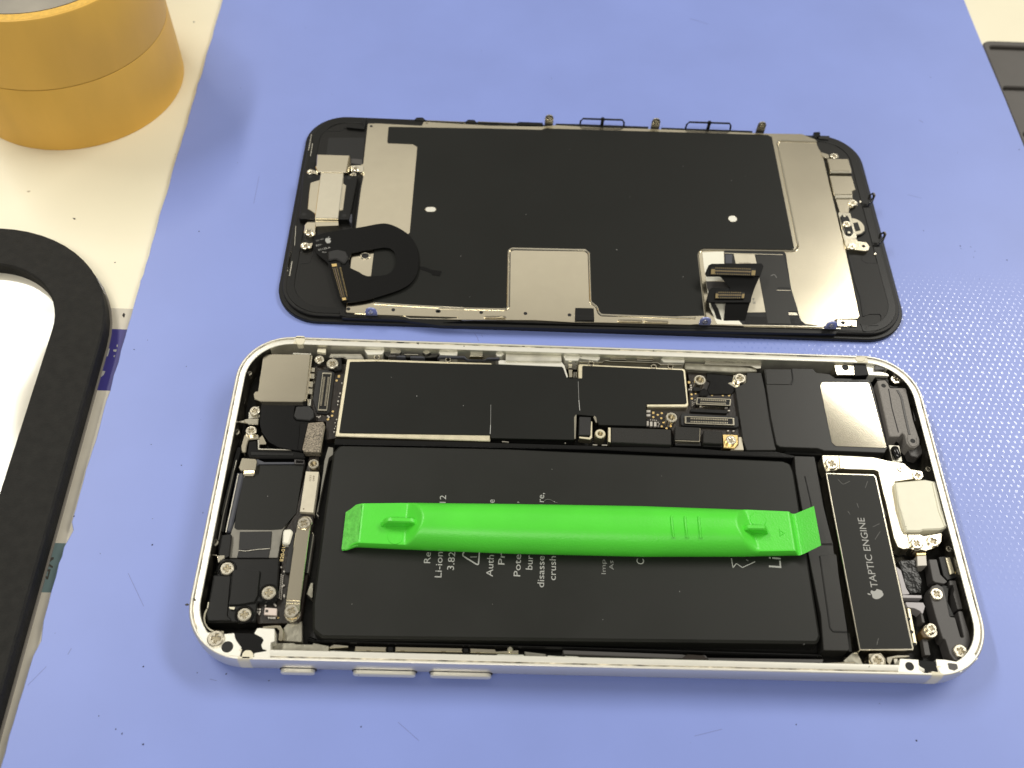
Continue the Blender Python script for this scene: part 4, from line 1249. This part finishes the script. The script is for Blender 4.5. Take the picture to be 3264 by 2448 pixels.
B('cover_glass', rrect(-65.3, 41.7, 72.6, 106.4, 9.6), 1.0, 0.02, BLACK, b=.2)
FRAMEB = mat('frame_black', (0.011, 0.0107, 0.0098), 0.42, 0, 0.25, bump=0.02, bscale=4)
B('plastic_frame', rrect(-64.4, 42.7, 71.7, 105.5, 8.8), 1.75, .9, FRAMEB, b=.15)
B('frame_lip', rrect(-63.6, 43.3, 70.9, 104.9, 8.2), 1.9, 1.7, BLACK, b=.08, holes=[rrect(-61.8, 45.0, 69.2, 103.2, 6.8)])
PZ = 2.2
B('back_plate', 'd1 985,170 1095,168 1530,192 1550,150 2212,190 d3 500,140 600,130 2090,188 d6 520,155 600,190 662,212 690,300 720,345 735,372 955,1290 d5 1600,130 1740,790 1720,812 1530,815 1390,895 640,880 200,865 d4 2212,815 1400,795 1200,795 850,775 150,770 0,765 d2 2212,1370 1230,1340 820,1310 880,690 d1 862,1235 935,690 900,672 905,590 940,575', PZ, 1.6, STEEL, r=.35, b=.06)
B('graphite_sheet', 'd1 1195,200 1560,208 2212,218 d3 500,162 525,152 2095,198 2120,212 d6 200,182 436,1360 418,1386 d5 1110,164 275,150 238,165 225,200 290,782 0,788 d4 1430,716 1410,700 1398,652 1345,610 1330,180 1290,146 640,132 607,158 601,650 588,668 0,655 d2 2212,1246 1700,1225 1160,1192 1135,1165 1115,880 1150,580 d1 1408,1272 1485,402 1440,375 1182,365', PZ + .1, 1.9, STICK_C, r=.5, b=.04)
# pressed beads round the sheet
strip('plate_bead', 'd2 1150,1196 1750,1232 2212,1252 d4 0,662 588,676 604,655 612,155 640,138 1290,152 1322,180 1336,610 1395,655 1408,702 1430,722 d5 0,796 200,800', .46, PZ + .34, 2.0, STEEL_B, DS, .5, .19)
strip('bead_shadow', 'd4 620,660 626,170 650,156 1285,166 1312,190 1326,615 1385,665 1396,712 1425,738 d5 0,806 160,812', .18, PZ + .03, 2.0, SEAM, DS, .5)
strip('plate_bead', 'd5 300,858 226,210 236,170 275,156 1105,170 1150,160 1165,120 1160,100 d6 480,1330 260,240 285,215 680,228', .46, PZ + .34, 2.0, STEEL_B, DS, .6, .19)
strip('rail_groove', 'd2 1215,1270 1240,1248 2212,1280', .18, PZ + .02, 2.0, STEEL_D, DS)
for s, r in (('d4 370,707', .42), ('d4 760,716', .42), ('d4 1148,729', .42), ('d4 -3,697', .4), ('d2 1377,1281', .42), ('d2 1896,1298', .42), ('d2 850,1270', .42), ('d5 1585,849', .42), ('d1 1022,195', .38), ('d3 215,134', .2), ('d3 478,140', .2), ('d1 1960,172', .25), ('d1 1580,165', .3), ('d3 920,152', .2), ('d5 1665,877', .22)):
    disc('weld_dot', s, r, PZ + .02, 2.0, HOLE if r < .37 else SEAM, DS, 0, n=12)


def capsule(s0, s1, r, z):
    a, b = Vector(pts(s0, z)[0]), Vector(pts(s1, z)[0])
    d = (b - a)
    t0 = math.atan2(d.y, d.x)
    return [tuple(b + Vector((math.cos(t0 + math.radians(k)), math.sin(t0 + math.radians(k)))) * r) for k in range(-90, 91, 18)] + [tuple(a + Vector((math.cos(t0 + math.radians(k)), math.sin(t0 + math.radians(k)))) * r) for k in range(90, 271, 18)]


def eyelet(s0, s1, r):
    o = B('sheet_hole', capsule(s0, s1, r, PZ + .12), PZ + .16, 2.0, STEEL_B, r=0, b=.05, holes=[capsule(s0, s1, r - .12, PZ + .12)])
    prism('hole_floor', capsule(s0, s1, r - .1, PZ + .12), PZ + .115, 2.0, ALU, o, 0, 0)


eyelet('d1 1598,1034', 'd1 1642,1034', .78)
eyelet('d3 1846,790', 'd3 1850,790', 1.02)
c = pts('d2 1045,648', PZ)[0]
o = B('hole_ring', circle(c, 1.15, 24, 1.05), PZ + .18, 2.0, STEEL_B, r=0, b=.12, holes=[circle(c, .78, 24, .72)])
prism('hole_floor', circle(c, .8, 20), PZ + .02, 2.0, SEAM, o, 0, 0)
B('black_clip', 'd4 1200,665 1362,668 1368,778 1196,776', 2.7, 1.5, BLACK, r=.1, b=.08)
strip('clip_line', 'd4 1200,738 1365,742', .1, 2.72, 2.4, SEAM, DS)
# dark patch (film) at the right of the sheet
B('frame_window', 'd1 592,312 955,312 935,582 570,484', 1.79, 1.6, SEAM, r=.4, b=0)
B('window_ledge', 'd1 820,520 930,530 928,580 815,570', 1.85, 1.6, GREY, r=.1)
B('frame_ridge', 'd1 772,176 962,186 952,222 772,204', 2.5, 1.6, BLACK, r=.1, b=.06)
B('frame_ridge', 'd1 932,120 972,120 962,186 940,182', 2.5, 1.6, BLACK, r=.1, b=.06)
strip('frame_step', 'd1 480,240 730,244 740,215 930,220', .12, 1.82, 1.6, SEAM, DS)
strip('frame_step', 'd2 440,575 410,690 385,730 275,735 205,1230 290,1290 740,1300', .12, 1.82, 1.6, SEAM, DS)
# metal slots at the top edge of the frame
for s, w in (('d1 420,276 390,442', .2), ('d1 430,370 410,498', .2), ('d2 176,592 136,818', .2), ('d2 188,710 158,882', .2), ('d1 215,1455 178,1655', .2), ('d1 262,1200 250,1400', .14)):
    strip('edge_spring', s, w, 1.95, 1.5, STEEL_D, DS)
many('frame_slots', [pts(s, 1.82) for s in ('d1 454,345 468,346 464,376 450,375', 'd1 440,445 454,446 450,476 436,475', 'd1 420,540 434,541 428,574 414,572', 'd2 225,665 242,668 236,708 220,704', 'd2 198,800 214,802 208,842 194,838', 'd2 172,935 198,930 188,985 165,985')], 1.82, 1.6, STEEL_D, DS)

# ---- earpiece speaker
er = B('earpiece_speaker', 'd1 335,680 888,692 800,1132 292,1126', 3.3, 1.5, BLACK, r=.3, b=.15)
for s in ('d1 402,706', 'd1 800,716', 'd1 345,1084', 'd1 750,1096'):
    disc('corner_hole', s, .5, 3.32, 3.1, SEAM, er, 0, n=12)
prism('ear_plate', 'd1 408,765 505,735 512,664 745,664 742,772 770,792 738,1040 700,1046 690,1115 458,1118 452,1076 412,1046 380,1030 396,850', 3.5, 3.0, STEEL, er, .15, .1)
prism('ear_strap', 'd1 513,655 746,662 690,1122 452,1120', 3.75, 3.2, STEEL_B, er, .1, .12)
prism('strap_end', 'd1 452,1122 690,1124 692,1196 462,1204', 3.0, 1.6, STEEL, er, .1, .05)
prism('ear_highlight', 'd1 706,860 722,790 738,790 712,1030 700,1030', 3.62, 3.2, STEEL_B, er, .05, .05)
eb = B('ear_bracket', 'd1 477,480 802,490 768,660 480,656 458,602 470,590', 4.0, 3.0, STEEL, r=.15, b=.12)
sheet('bracket_side', [[pt('d1 802,490', 3.95), pt('d1 768,660', 3.95)], [pt('d1 822,600', 2.6), pt('d1 800,690', 2.6)]], .2, STEEL, eb)
B('screw_tab', 'd1 815,592 902,588 945,600 945,655 900,655 822,650', 2.9, 1.6, STEEL_B, r=.2, b=.08)
B('screw_tab', 'd1 370,672 378,640 410,626 445,640 500,655 495,690 450,674', 2.7, 1.6, STEEL, r=.2, b=.08)
screw('d1 858,618', .85, 3.2, DS)
screw('d1 842,682', .7, 3.0, DS)
screw('d1 405,655', .75, 3.0, DS)
B('flex_bracket', 'd1 350,1190 380,1155 462,1150 462,1204 456,1290 420,1310 360,1300 345,1250', 2.6, 1.6, STEEL, r=.2, b=.1)
screw('d1 388,1256', 1.02, 3.1, DS)
screw('d1 352,1396', 1.0, 2.9, DS)
B('washer_tab', 'd1 395,1375 435,1370 420,1420 395,1430', 2.4, 1.6, STEEL, r=.1)
B('spring_tail', 'd1 790,1090 830,1080 822,1182 800,1150', 3.0, 1.6, SLATE, r=.1)
strip('housing_edge', 'd1 935,700 905,850 858,1240', .3, 2.4, 1.6, BLACK, DS)

# ---- sensor flex loop
FZ = 2.95
fl = B('sensor_flex', 'd2 440,420 560,375 780,340 1000,310 1230,262 1330,268 1450,320 1570,400 1650,520 1680,680 1670,830 1600,960 1480,1040 1300,1100 1080,1165 820,1200 770,1190 720,1120 690,1020 620,760 600,720 560,690 450,600 430,520', FZ, FZ - .18, FLEX, r=-1, b=.03,
       holes=['d2 890,612 1100,574 1270,548 1330,556 1380,590 1408,650 1405,740 1385,790 1350,838 1300,866 1230,879 1070,885 1020,866 975,836 875,790 852,700'])
prism('rubber_boss', 'd2 605,592 720,566 820,590 852,660 800,740 700,680 610,700', FZ + .5, FZ - .1, RUBBER, fl, .5, .25)
prism('flex_tail', 'd2 1680,768 1740,775 1828,810 1950,828 1925,885 1830,870 1815,845 1685,800', PZ + .16, PZ + .1, FLEX, fl, .2, 0)
text('printed_code', '20-46', 'd2 470,480', 'd2 562,452', .42, FZ + .02, INK_DIM, fl)
text('printed_code', '821-', 'd2 474,538', 'd2 542,518', .5, FZ + .02, INK_W, fl)
text('printed_code', '01133-A', 'd2 500,588', 'd2 640,556', .52, FZ + .02, INK_W, fl)
text('printed_code', 'Fm', 'd2 546,614', 'd2 588,610', .42, FZ + .02, INK_W, fl)
logo('d2 612,460', 'd2 604,330', 1.42, FZ + .02, INK_W, fl)
q = quad('d2 640,728 752,718 852,1160 768,1172', FZ + .45)
o = prism('flex_connector', [q(0, 0), q(1, 0), q(1, 1), q(0, 1)], FZ + .3, FZ, BLACK, fl, .1, .05)
many('connector_ends', [qrect(q, .05, .03, .6, .10), qrect(q, .15, .93, .7, .995)], FZ + .42, FZ + .1, GOLD, fl, b=.04)
many('contacts', [qrect(q, x0, .14 + .78 * k / 22, x1, .14 + .78 * (k + .5) / 22) for k in range(22) for x0, x1 in ((.06, .16), (.46, .58), (.8, .98))], FZ + .36, FZ + .1, PIN, fl, 'stuff')
many('contact_rail', [qrect(q, .24, .14, .34, .9)], FZ + .36, FZ + .1, INK_B, fl)

# ---- home button end
B('button_bracket', 'd6 785,415 1010,420 1048,550 818,546', 3.1, 1.6, STEEL, r=.15, b=.1)
B('button_bracket', 'd6 812,596 1045,602 1086,742 1050,762 1055,795 860,795', 2.9, 1.6, STEEL, r=.15, b=.08)
B('bracket_step', 'd6 862,792 1055,794 1058,836 872,836', 2.75, 1.6, STEEL_B, r=.03, b=.12)
B('bracket_step', 'd6 818,545 1046,548 1046,570 818,570', 3.0, 1.6, STEEL_B, r=.03, b=.12)
B('button_bracket', 'd6 872,834 1058,832 1062,930 1020,936 1015,990 920,990', 2.5, 1.6, STEEL, r=.15, b=.06)
B('screw_ear', circle(pts('d6 1062,884', 2.6)[0], 1.12, 20), 2.6, 1.6, STEEL, r=0, b=.08)
screw('d6 1060,880', 1.02, 2.95, DS)
B('screw_ear', circle(pts('d6 862,388', 2.5)[0], 1.12, 20, 1.0), 2.5, 1.6, STEEL, r=0, b=.08)
B('screw_ear', 'd6 715,345 800,372 810,410 770,412 725,385', 2.4, 1.6, STEEL, r=.1)
screw('d6 862,385', .92, 2.85, DS)
hb = B('home_button', circle(pts('d6 1068,1130', 2.35)[0], 2.95, 40), 2.35, 1.6, SEAM, r=0, b=.1)
prism('button_disc', circle(pts('d6 1062,1132', 2.4)[0], 2.65, 40), 2.45, 1.8, PALE, hb, 0, .15)
prism('button_sensor', 'd6 1055,1098 1108,1086 1140,1172 1086,1180', 2.6, 2.3, BLACK, hb, .1, .04)
prism('gold_mark', 'd6 1142,1105 1158,1102 1180,1180 1166,1186', 2.5, 2.3, PALE, hb, .05, 0)
B('button_bracket', 'd6 900,985 1030,992 1100,1235 1095,1262 960,1262', 2.6, 1.7, STEEL_B, r=.2, b=.06)
cap_ = capsule('d6 972,1040', 'd6 1020,1185', .98, 3.0)
o = B('oval_spacer', cap_, 3.0, 1.8, BLACK, r=0, b=.08)
disc('spacer_hole', 'd6 968,1022', .36, 3.02, 2.8, STEEL_B, o, 0, n=14)
disc('spacer_hole', 'd6 1016,1197', .36, 3.02, 2.8, STEEL_B, o, 0, n=14)
screw('d6 997,1105', .95, 3.4, DS)
B('button_bracket', 'd6 962,1255 1095,1265 1112,1290 1200,1300 1236,1342 1224,1384 1190,1394 1010,1372 985,1350', 2.8, 1.7, STEEL, r=.35, b=.08)
disc('bracket_hole', 'd6 1170,1342', .42, 2.82, 2.6, SEAM, DS, 0, n=14)
screw('d6 1052,1340', .95, 3.15, DS)
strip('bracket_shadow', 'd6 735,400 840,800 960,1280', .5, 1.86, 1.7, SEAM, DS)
for dx in (0, 1):
    a = ('d6 1165,930 ', 'd6 1275,1345 ')[dx]
    q = pt(a, 1.8)
    path = [(0, 0, 0), (1.0, .3, .3), (1.9, .9, 1.2), (2.2, 1.6, 2.2), (1.9, 2.2, 2.4), (1.4, 2.1, 1.9), (1.3, 1.4, 1.1)]
    tube('retaining_hook', [q + Vector(p) for p in path], .3, GLOSS, DS, 8)
    tube('hook_spring', [q + Vector((p[0] + .25, p[1] + .12, p[2] + .18)) for p in path[2:5]], .13, STEEL, DS, 6)
    disc('small_pin', ('d6 1138,868', 'd6 1295,1420')[dx], .34, 2.1, 1.6, SCREW, DS, .1, n=12)
B('frame_panel', 'd5 1650,215 1752,205 1760,262 1800,290 1955,290 2048,690 2030,770 1965,850 1935,850 1940,770 1840,768 1790,790', 1.84, 1.7, FRAMEB, r=.4, b=.04)
strip('frame_step', 'd5 1755,215 1762,262 1800,288 1955,290', .1, 1.88, 1.7, SEAM, DS)
strip('frame_step', 'd5 1955,320 2048,690 2030,780 1960,850', .1, 1.88, 1.7, SEAM, DS)
strip('frame_step', 'd5 1835,768 1935,768 1965,850', .1, 1.88, 1.7, SEAM, DS)
strip('plate_gap', 'd5 1590,10 1640,200 1700,460 1755,620 1780,790', .5, 1.88, 1.7, SEAM, DS, .6)
B('frame_lug', 'd6 640,135 712,130 715,180 660,190', 2.4, 1.6, GLOSS, r=.2, b=.1)
B('frame_lug', 'd6 680,170 812,175 800,215 700,205', 2.2, 1.6, SEAM, r=.1)
B('corner_strip', 'd5 1530,820 1700,826 1712,832 1712,888 1640,880 1620,885 1525,880', 2.15, 1.6, STEEL, r=.1, b=.03)
B('frame_cutout', 'd5 1540,890 1740,900 1750,880 1790,885 1790,920 1830,925 1835,895 1920,870 1900,930 1860,950 1720,945 1540,930', 1.85, 1.6, SEAM, r=.1)
strip('frame_wire', 'd5 1755,860 1775,925 1800,932 1815,875 1920,872', .18, 2.0, 1.7, BLACK, DS)

# ---- display connector window
B('white_film', 'd5 262,190 462,182 470,452 300,462 278,330', PZ + .03, 2.1, WHITE, r=.1, b=0)
B('white_film', 'd5 306,520 480,520 480,700 640,868 400,862 330,700', PZ + .03, 2.1, WHITE, r=.1, b=0)
wn = B('panel_window', 'd5 466,176 1026,184 1046,200 1095,520 1150,722 1190,830 1232,862 1385,882 640,868 480,700 470,450', PZ + .02, 1.8, SEAM, r=.2, b=0)
prism('window_part', 'd5 478,208 545,208 540,292 480,290', PZ + .06, 2, SLATE, wn, .1, .02)
prism('pale_panel', 'd5 556,204 752,202 772,292 856,752 684,754 620,500', PZ + .08, 2, PALE, wn, .05, .02)
dp = prism('dark_panel', 'd5 764,216 1024,214 1094,520 1164,742 1070,744 1096,862 876,858', PZ + .1, 2, SATIN, wn, .1, .02)
strip('window_light', 'd5 470,196 560,200 1020,212', .16, PZ + .14, 2, STEEL_B, wn)
strip('panel_slot', 'd5 972,530 985,522 1090,526', .4, PZ + .13, 2, SEAM, wn)
strip('panel_slot_edge', 'd5 960,545 1090,548', .14, PZ + .14, 2, STEEL_B, wn)
prism('slot_metal', 'd5 1070,752 1145,756 1162,782 1076,778', PZ + .13, 2, STEEL_B, wn, .05, .02)
prism('crinkled_tape', 'd5 665,790 1180,810 1190,862 660,868', PZ + .06, 2, GLOSS, wn, .1, .02)
text('printed_code', 'E4', 'd5 762,670', 'd5 752,620', .55, PZ + .1, INK_DIM, wn)
text('printed_code', '90280826', 'd5 610,296', 'd5 720,294', .32, PZ + .1, INK_B, wn)
strip('panel_mark', 'd5 905,410 940,395 960,428', .14, PZ + .125, 2, INK_DIM, wn)
prism('grey_foot', 'd5 296,460 490,466 518,522 320,560 305,520', PZ + .12, 2, GREY, wn, .1, .04)


def grid(rows):
    return [[pt('d5 %f,%f' % (u, v), z) for u, v in r_] for r_, z in rows]


sheet('display_flex', grid([([(452, 905), (545, 905), (642, 903)], 1.3), ([(455, 880), (550, 880), (650, 880)], 1.7), ([(466, 800), (575, 800), (672, 800)], 2.6), ([(476, 700), (590, 700), (700, 695)], 3.4), ([(484, 655), (600, 655), (712, 655)], 3.8), ([(488, 620), (600, 620), (722, 620)], 3.9), ([(520, 560), (620, 560), (738, 570)], 4.1), ([(522, 515), (640, 515), (752, 530)], 4.3),
                           ([(500, 495), (640, 490), (766, 495)], 4.5), ([(440, 425), (640, 430), (798, 425)], 5.0), ([(410, 408), (620, 412), (805, 410)], 5.15)]), .16, FLEX, DS)
sheet('flex_side', grid([([(330, 655), (352, 657), (372, 658)], 3.7), ([(362, 720), (385, 722), (410, 724)], 3.2), ([(392, 800), (412, 806), (440, 812)], 2.3), ([(405, 890), (430, 900), (455, 905)], 1.3)]), .12, GLOSS, DS)
prism('connector_plate', 'd5 288,385 320,312 348,296 820,292 838,320 806,412 300,412', 5.3, 5.05, FLEX, DS, .3, .04)
prism('connector_plate', 'd5 322,550 345,522 740,518 716,660 330,660 305,642 306,610', 4.05, 3.8, FLEX, DS, .3, .04)
for s, z, n in (('d5 345,325 768,338 758,408 342,396', 5.75, 19), ('d5 388,556 664,560 654,622 384,622', 4.5, 11)):
    q = quad(s, z)
    o = prism('flex_connector', qrect(q, 0, 0, 1, 1), z - .12, z - .5, BLACK, DS, .1, .04)
    many('contacts', [qrect(q, .1 + .8 * k / n, y0, .1 + .8 * (k + .36) / n, y1) for k in range(n) for y0, y1 in ((.02, .2), (.38, .58), (.8, .96))], z - .06, z - .4, PIN, o, 'stuff')
    many('connector_rails', [qrect(q, .09, .42, .91, .54)], z - .09, z - .3, INK_B, o)
    many('connector_ends', [qrect(q, .0, .28, .09, .95), qrect(q, .91, .28, 1, .95)], z - .04, z - .4, PIN, o, b=.04)

# ---- upright tabs along both long edges


POL = mat('blue_reflection_steel', (0.27, 0.30, 0.52), 0.3, 0.25)  # steel tabs with the mat's blue reflection painted into their colour


def tab(s, w, h, yoff=0.0, z0=1.2, face=STEEL):
    """an upright lug with a rounded top and a screw through it"""
    p = pt(s, z0)
    r = w / 2
    L = [(-r, 0), (r, 0)] + [(r * math.cos(math.radians(a)), h - r + r * math.sin(math.radians(a))) for a in range(0, 181, 18)]
    n = len(L)
    V = [(p.x + x, p.y - .15, z0 + z) for x, z in L] + [(p.x + x, p.y + .2, z0 + z) for x, z in L]
    Fc = [tuple(range(n)), tuple(range(2 * n - 1, n - 1, -1))] + [(i, n + i, n + (i + 1) % n, (i + 1) % n) for i in range(n)]
    o = build('edge_tab', V, Fc, face, DS, 30)
    me, m2 = screw_mesh('cross')
    k = link('tab_screw', me, None, o, (p.x, p.y - .3, z0 + h - r))
    k.scale = (r * .5, r * .5, .3)
    k.rotation_euler = (math.pi / 2, 0, .3)
    return o


for s in ('d3 550,136', 'd3 1297,160', 'd3 2037,184'):
    tab(s, 2.1, 3.5, z0=1.5, face=STEEL_D)
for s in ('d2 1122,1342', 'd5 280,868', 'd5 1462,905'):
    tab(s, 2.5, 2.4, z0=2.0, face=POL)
for s in ('d4 392,770 590,770', 'd4 1565,800 1790,805', 'd4 1795,805 2020,812'):
    a, b = px(s)
    A0, B0 = ground(*a, 1.6), ground(*b, 1.6)
    h = .95
    tube('edge_clip', [A0, A0 + Vector((.25, 0, h)), (A0 + B0) / 2 + Vector((0, 0, h + .05)), B0 + Vector((-.25, 0, h)), B0], .2, STEEL, DS, 6)
for s0, s1 in (('d3 770,128', 'd3 1080,138'), ('d3 1515,152', 'd3 1830,162')):
    a, b = pt(s0, 1.8), pt(s1, 1.8)
    h = 2.0
    tube('wire_clip', [a, a + Vector((.1, 0, h * .6)), a + Vector((.6, 0, h)), b + Vector((-.6, 0, h)), b + Vector((-.1, 0, h * .6)), b], .24, BLACK, DS, 8)
    mdl = (a + b) / 2
    tube('clip_post', [mdl, mdl + Vector((0, 0, h))], .42, BLACK, DS, 8)
    tube('clip_knob', [mdl + Vector((0, -.25, h)), mdl + Vector((0, .25, h))], .5, BLACK, DS, 10)
B('edge_lug', 'd1 1450,128 1480,106 1540,106 1580,140', 2.2, 1.2, BLACK, r=.3, b=.1)
B('edge_lug', 'd1 1965,150 2000,128 2060,130 2090,158', 2.2, 1.2, BLACK, r=.3, b=.1)
strip('side_rail', 'd1 1585,138 1960,154', .16, 2.3, 1.6, STEEL_D, DS)
strip('side_rail', 'd3 50,105 340,116', .16, 2.3, 1.6, STEEL_D, DS)
B('side_rail', 'd3 325,112 345,106 510,112 510,128 330,124', 2.3, 1.4, BLACK, r=.1)
B('side_rail', 'd3 600,118 780,122 1255,140 1250,156 900,146 600,130', 2.25, 1.4, BLACK, r=.1)
B('side_rail', 'd3 1345,146 1990,170 1985,182 1345,158', 2.25, 1.4, BLACK, r=.1)
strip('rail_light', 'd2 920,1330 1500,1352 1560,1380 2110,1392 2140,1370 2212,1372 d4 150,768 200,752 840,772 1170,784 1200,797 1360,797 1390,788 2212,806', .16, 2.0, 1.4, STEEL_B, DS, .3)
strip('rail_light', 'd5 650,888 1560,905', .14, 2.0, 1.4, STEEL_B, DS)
B('end_rail', 'd2 745,1290 800,1290 820,1330 950,1340 955,1365 840,1365 750,1345', 2.1, 1.4, BLACK, r=.15, b=.08)
B('near_rail', 'd2 760,1360 950,1372 1240,1360 1500,1372 2212,1412 d4 0,800 1200,828 2212,852 d5 0,902 1530,935 1520,955 0,925 d4 1200,850 0,822 d2 1500,1400 780,1375', 1.95, 1.0, BLACK, r=.1, b=.05)
#@@DISPLAY_END@@

# ================================================================== green opening tool lying on the battery
TZ = 4.8
TO = thing('pry_tool', (-1, -8, TZ), 'bright green plastic pry tool with hooked end lying across the black battery', 'pry tool')


def lerp(a, b, t):
    return a + (b - a) * t


def tool_edges(x):
    far = [(-44.3, -5.3), (-42.6, -4.15), (-34, -3.75), (-15, -3.35), (10, -3.0), (27, -3.15), (37.8, -3.35), (38.8, -3.5), (41.8, -2.9)]
    near = [(-44.3, -12.9), (-43.4, -12.95), (-42, -12.55), (-33, -12.75), (-15, -13.0), (10, -12.9), (28, -12.35), (38.2, -11.85), (39.3, -11.6), (41.8, -10.8)]

    def at(L):
        for (x0, a), (x1, b) in zip(L, L[1:]):
            if x <= x1:
                return lerp(a, b, max(0, (x - x0) / (x1 - x0)))
        return L[-1][1]
    return at(far), at(near)


def sm(t):
    t = min(1, max(0, t))
    return t * t * (3 - 2 * t)


def tool_top(x, t):
    flat = 7.4 if x > 0 else 7.2
    e = abs(t)
    arch = 6.0 + 3.7 * max(0, 1 - e ** 2.3) ** .62
    fl = flat - 1.2 * max(0, (e - .9) / .1) ** 2
    wl = .3 + 2.7 * max(0, 1 - t * t)
    wr = .3 + 3.0 * max(0, 1 - (t * .9 + .1) ** 2)
    k = min(1, max(0, (x + 33.0) / wl)) * min(1, max(0, (29.9 - t * .9 - x) / wr))
    k2 = sm((x + 36) / 3) * sm((34.5 - x) / 3)
    z = lerp(fl, max(arch, fl if k2 < 1 else arch), k)
    if x < -41.2:
        z = lerp(z, 5.15, sm((-41.2 - x) / 2.9) if False else min(1, (-41.2 - x) / 3.0))
    if x > 37.2:
        z = lerp(z, 6.0, sm((x - 37.2) / 1.2))
    if x > 38.6:
        z = 6.0 + (x - 38.6) * .72
    return z


NX, NT = 300, 41
V, F = [], []
for i in range(NX):
    x = lerp(-44.3, 41.8, i / (NX - 1))
    fa, ne = tool_edges(x)
    for j in range(NT):
        t = -1 + 2 * j / (NT - 1)
        t = math.copysign(abs(t) ** .8, t)
        yy = lerp(ne, fa, (t + 1) / 2)
        V.append((x, yy, tool_top(x, t)))
nT = len(V)
for i in range(NX):
    x = lerp(-44.3, 41.8, i / (NX - 1))
    fa, ne = tool_edges(x)
    zb = TZ if x < 38.4 else TZ + (x - 38.4) * .62
    V += [(x, ne + .5, zb), (x, fa - .5, zb)]
for i in range(NX - 1):
    for j in range(NT - 1):
        F.append((i * NT + j, (i + 1) * NT + j, (i + 1) * NT + j + 1, i * NT + j + 1))
    a, b = nT + 2 * i, nT + 2 * (i + 1)
    F.append((a, b, (i + 1) * NT, i * NT))
    F.append((i * NT + NT - 1, (i + 1) * NT + NT - 1, b + 1, a + 1))
    F.append((a + 1, b + 1, b, a))
F.append(tuple([j for j in range(NT)][::-1] + [nT, nT + 1]) if False else tuple([nT, *range(NT), nT + 1]))
F.append(tuple([nT + 2 * NX - 1, *[(NX - 1) * NT + j for j in range(NT - 1, -1, -1)], nT + 2 * NX - 2]))
build('handle', V, F, GREEN, TO, 42)
tip = []
for x in (-44.32, -43.4, -42.5, -41.3):
    fa, ne = tool_edges(x)
    tip.append([(x, lerp(ne + .15, fa - .1, j / 12) + (random.uniform(-.1, .1) if j in (0, 12) else 0), tool_top(max(x, -44.3), lerp(-.98, .98, j / 12)) + .05) for j in range(13)])
tip = [[r_[j] for r_ in tip] for j in range(12, -1, -1)]
sheet('scuffed_tip', [list(r_) for r_ in zip(*tip)][::-1], .12, GREEN_D, TO)


def fin(s, x0, x1, y, z0, z1, w):
    n = 9
    top = [(lerp(x0, x1, k / n), z0 + (z1 - z0) * min(1, (math.sin(math.pi * min(max(k / n, 0.0), 1.0)) * 1.6 + .0)) ** .6) for k in range(n + 1)]
    rows = []
    for sy, dz in ((-.5, -99), (-.5, -.22), (-.3, 0), (.3, 0), (.5, -.22), (.5, -99)):
        rows.append([(x, y + sy * w, z0 - .3 if dz == -99 else max(z + dz, z0 - .3)) for x, z in top])
    Vf = [p for r_ in rows for p in r_]
    nn = n + 1
    Ff = [(i * nn + k, (i) * nn + k + 1, (i + 1) * nn + k + 1, (i + 1) * nn + k) for i in range(len(rows) - 1) for k in range(n)]
    Ff += [tuple(i * nn for i in range(len(rows))), tuple(i * nn + n for i in range(len(rows) - 1, -1, -1))]
    return build(s, Vf, Ff, GREEN, TO, 40)


a, b = pt('g1 520,268', 7.6), pt('g1 842,262', 8)
fin('hook_fin', a.x, b.x, a.y + .1, 7.15, 9.3, .95)
a, b = pt('g2 1366,320', 7.8), pt('g2 1598,335', 7.6)
fin('hook_fin', a.x, b.x, (a.y + b.y) / 2 + .1, 7.35, 9.4, .95)
disc('round_mark', 'g1 640,372', 1.42, 7.29, 7.0, GREEN, TO, .08, n=28)
disc('round_mark', 'g2 1515,238', 1.5, 7.5, 7.2, GREEN, TO, .1, n=28)
prism('arrow_mark', 'g2 1680,305 1728,340 1686,368', 7.5, 7.3, GREEN, TO, .05, .06, ['g2 1690,326 1712,340 1694,354'])
for u in (0, 106, 214):
    P3 = []
    for k in range(11):
        t = k / 10
        uu, vv = 836 + u + 20 * t * t, 212 + u * .02 + 155 * t
        g = ground(ZN['g2'][0] + uu / ZN['g2'][2], ZN['g2'][1] + vv / ZN['g2'][2], 9.6)
        fa, ne = tool_edges(g.x)
        tt = (g.y - ne) / (fa - ne) * 2 - 1
        P3.append(Vector((g.x, g.y, tool_top(g.x, tt) + .04)))
    tube('grip_rib', P3, .24, GREEN, TO, 8)
V, F = [], []
#@@TOOL_END@@
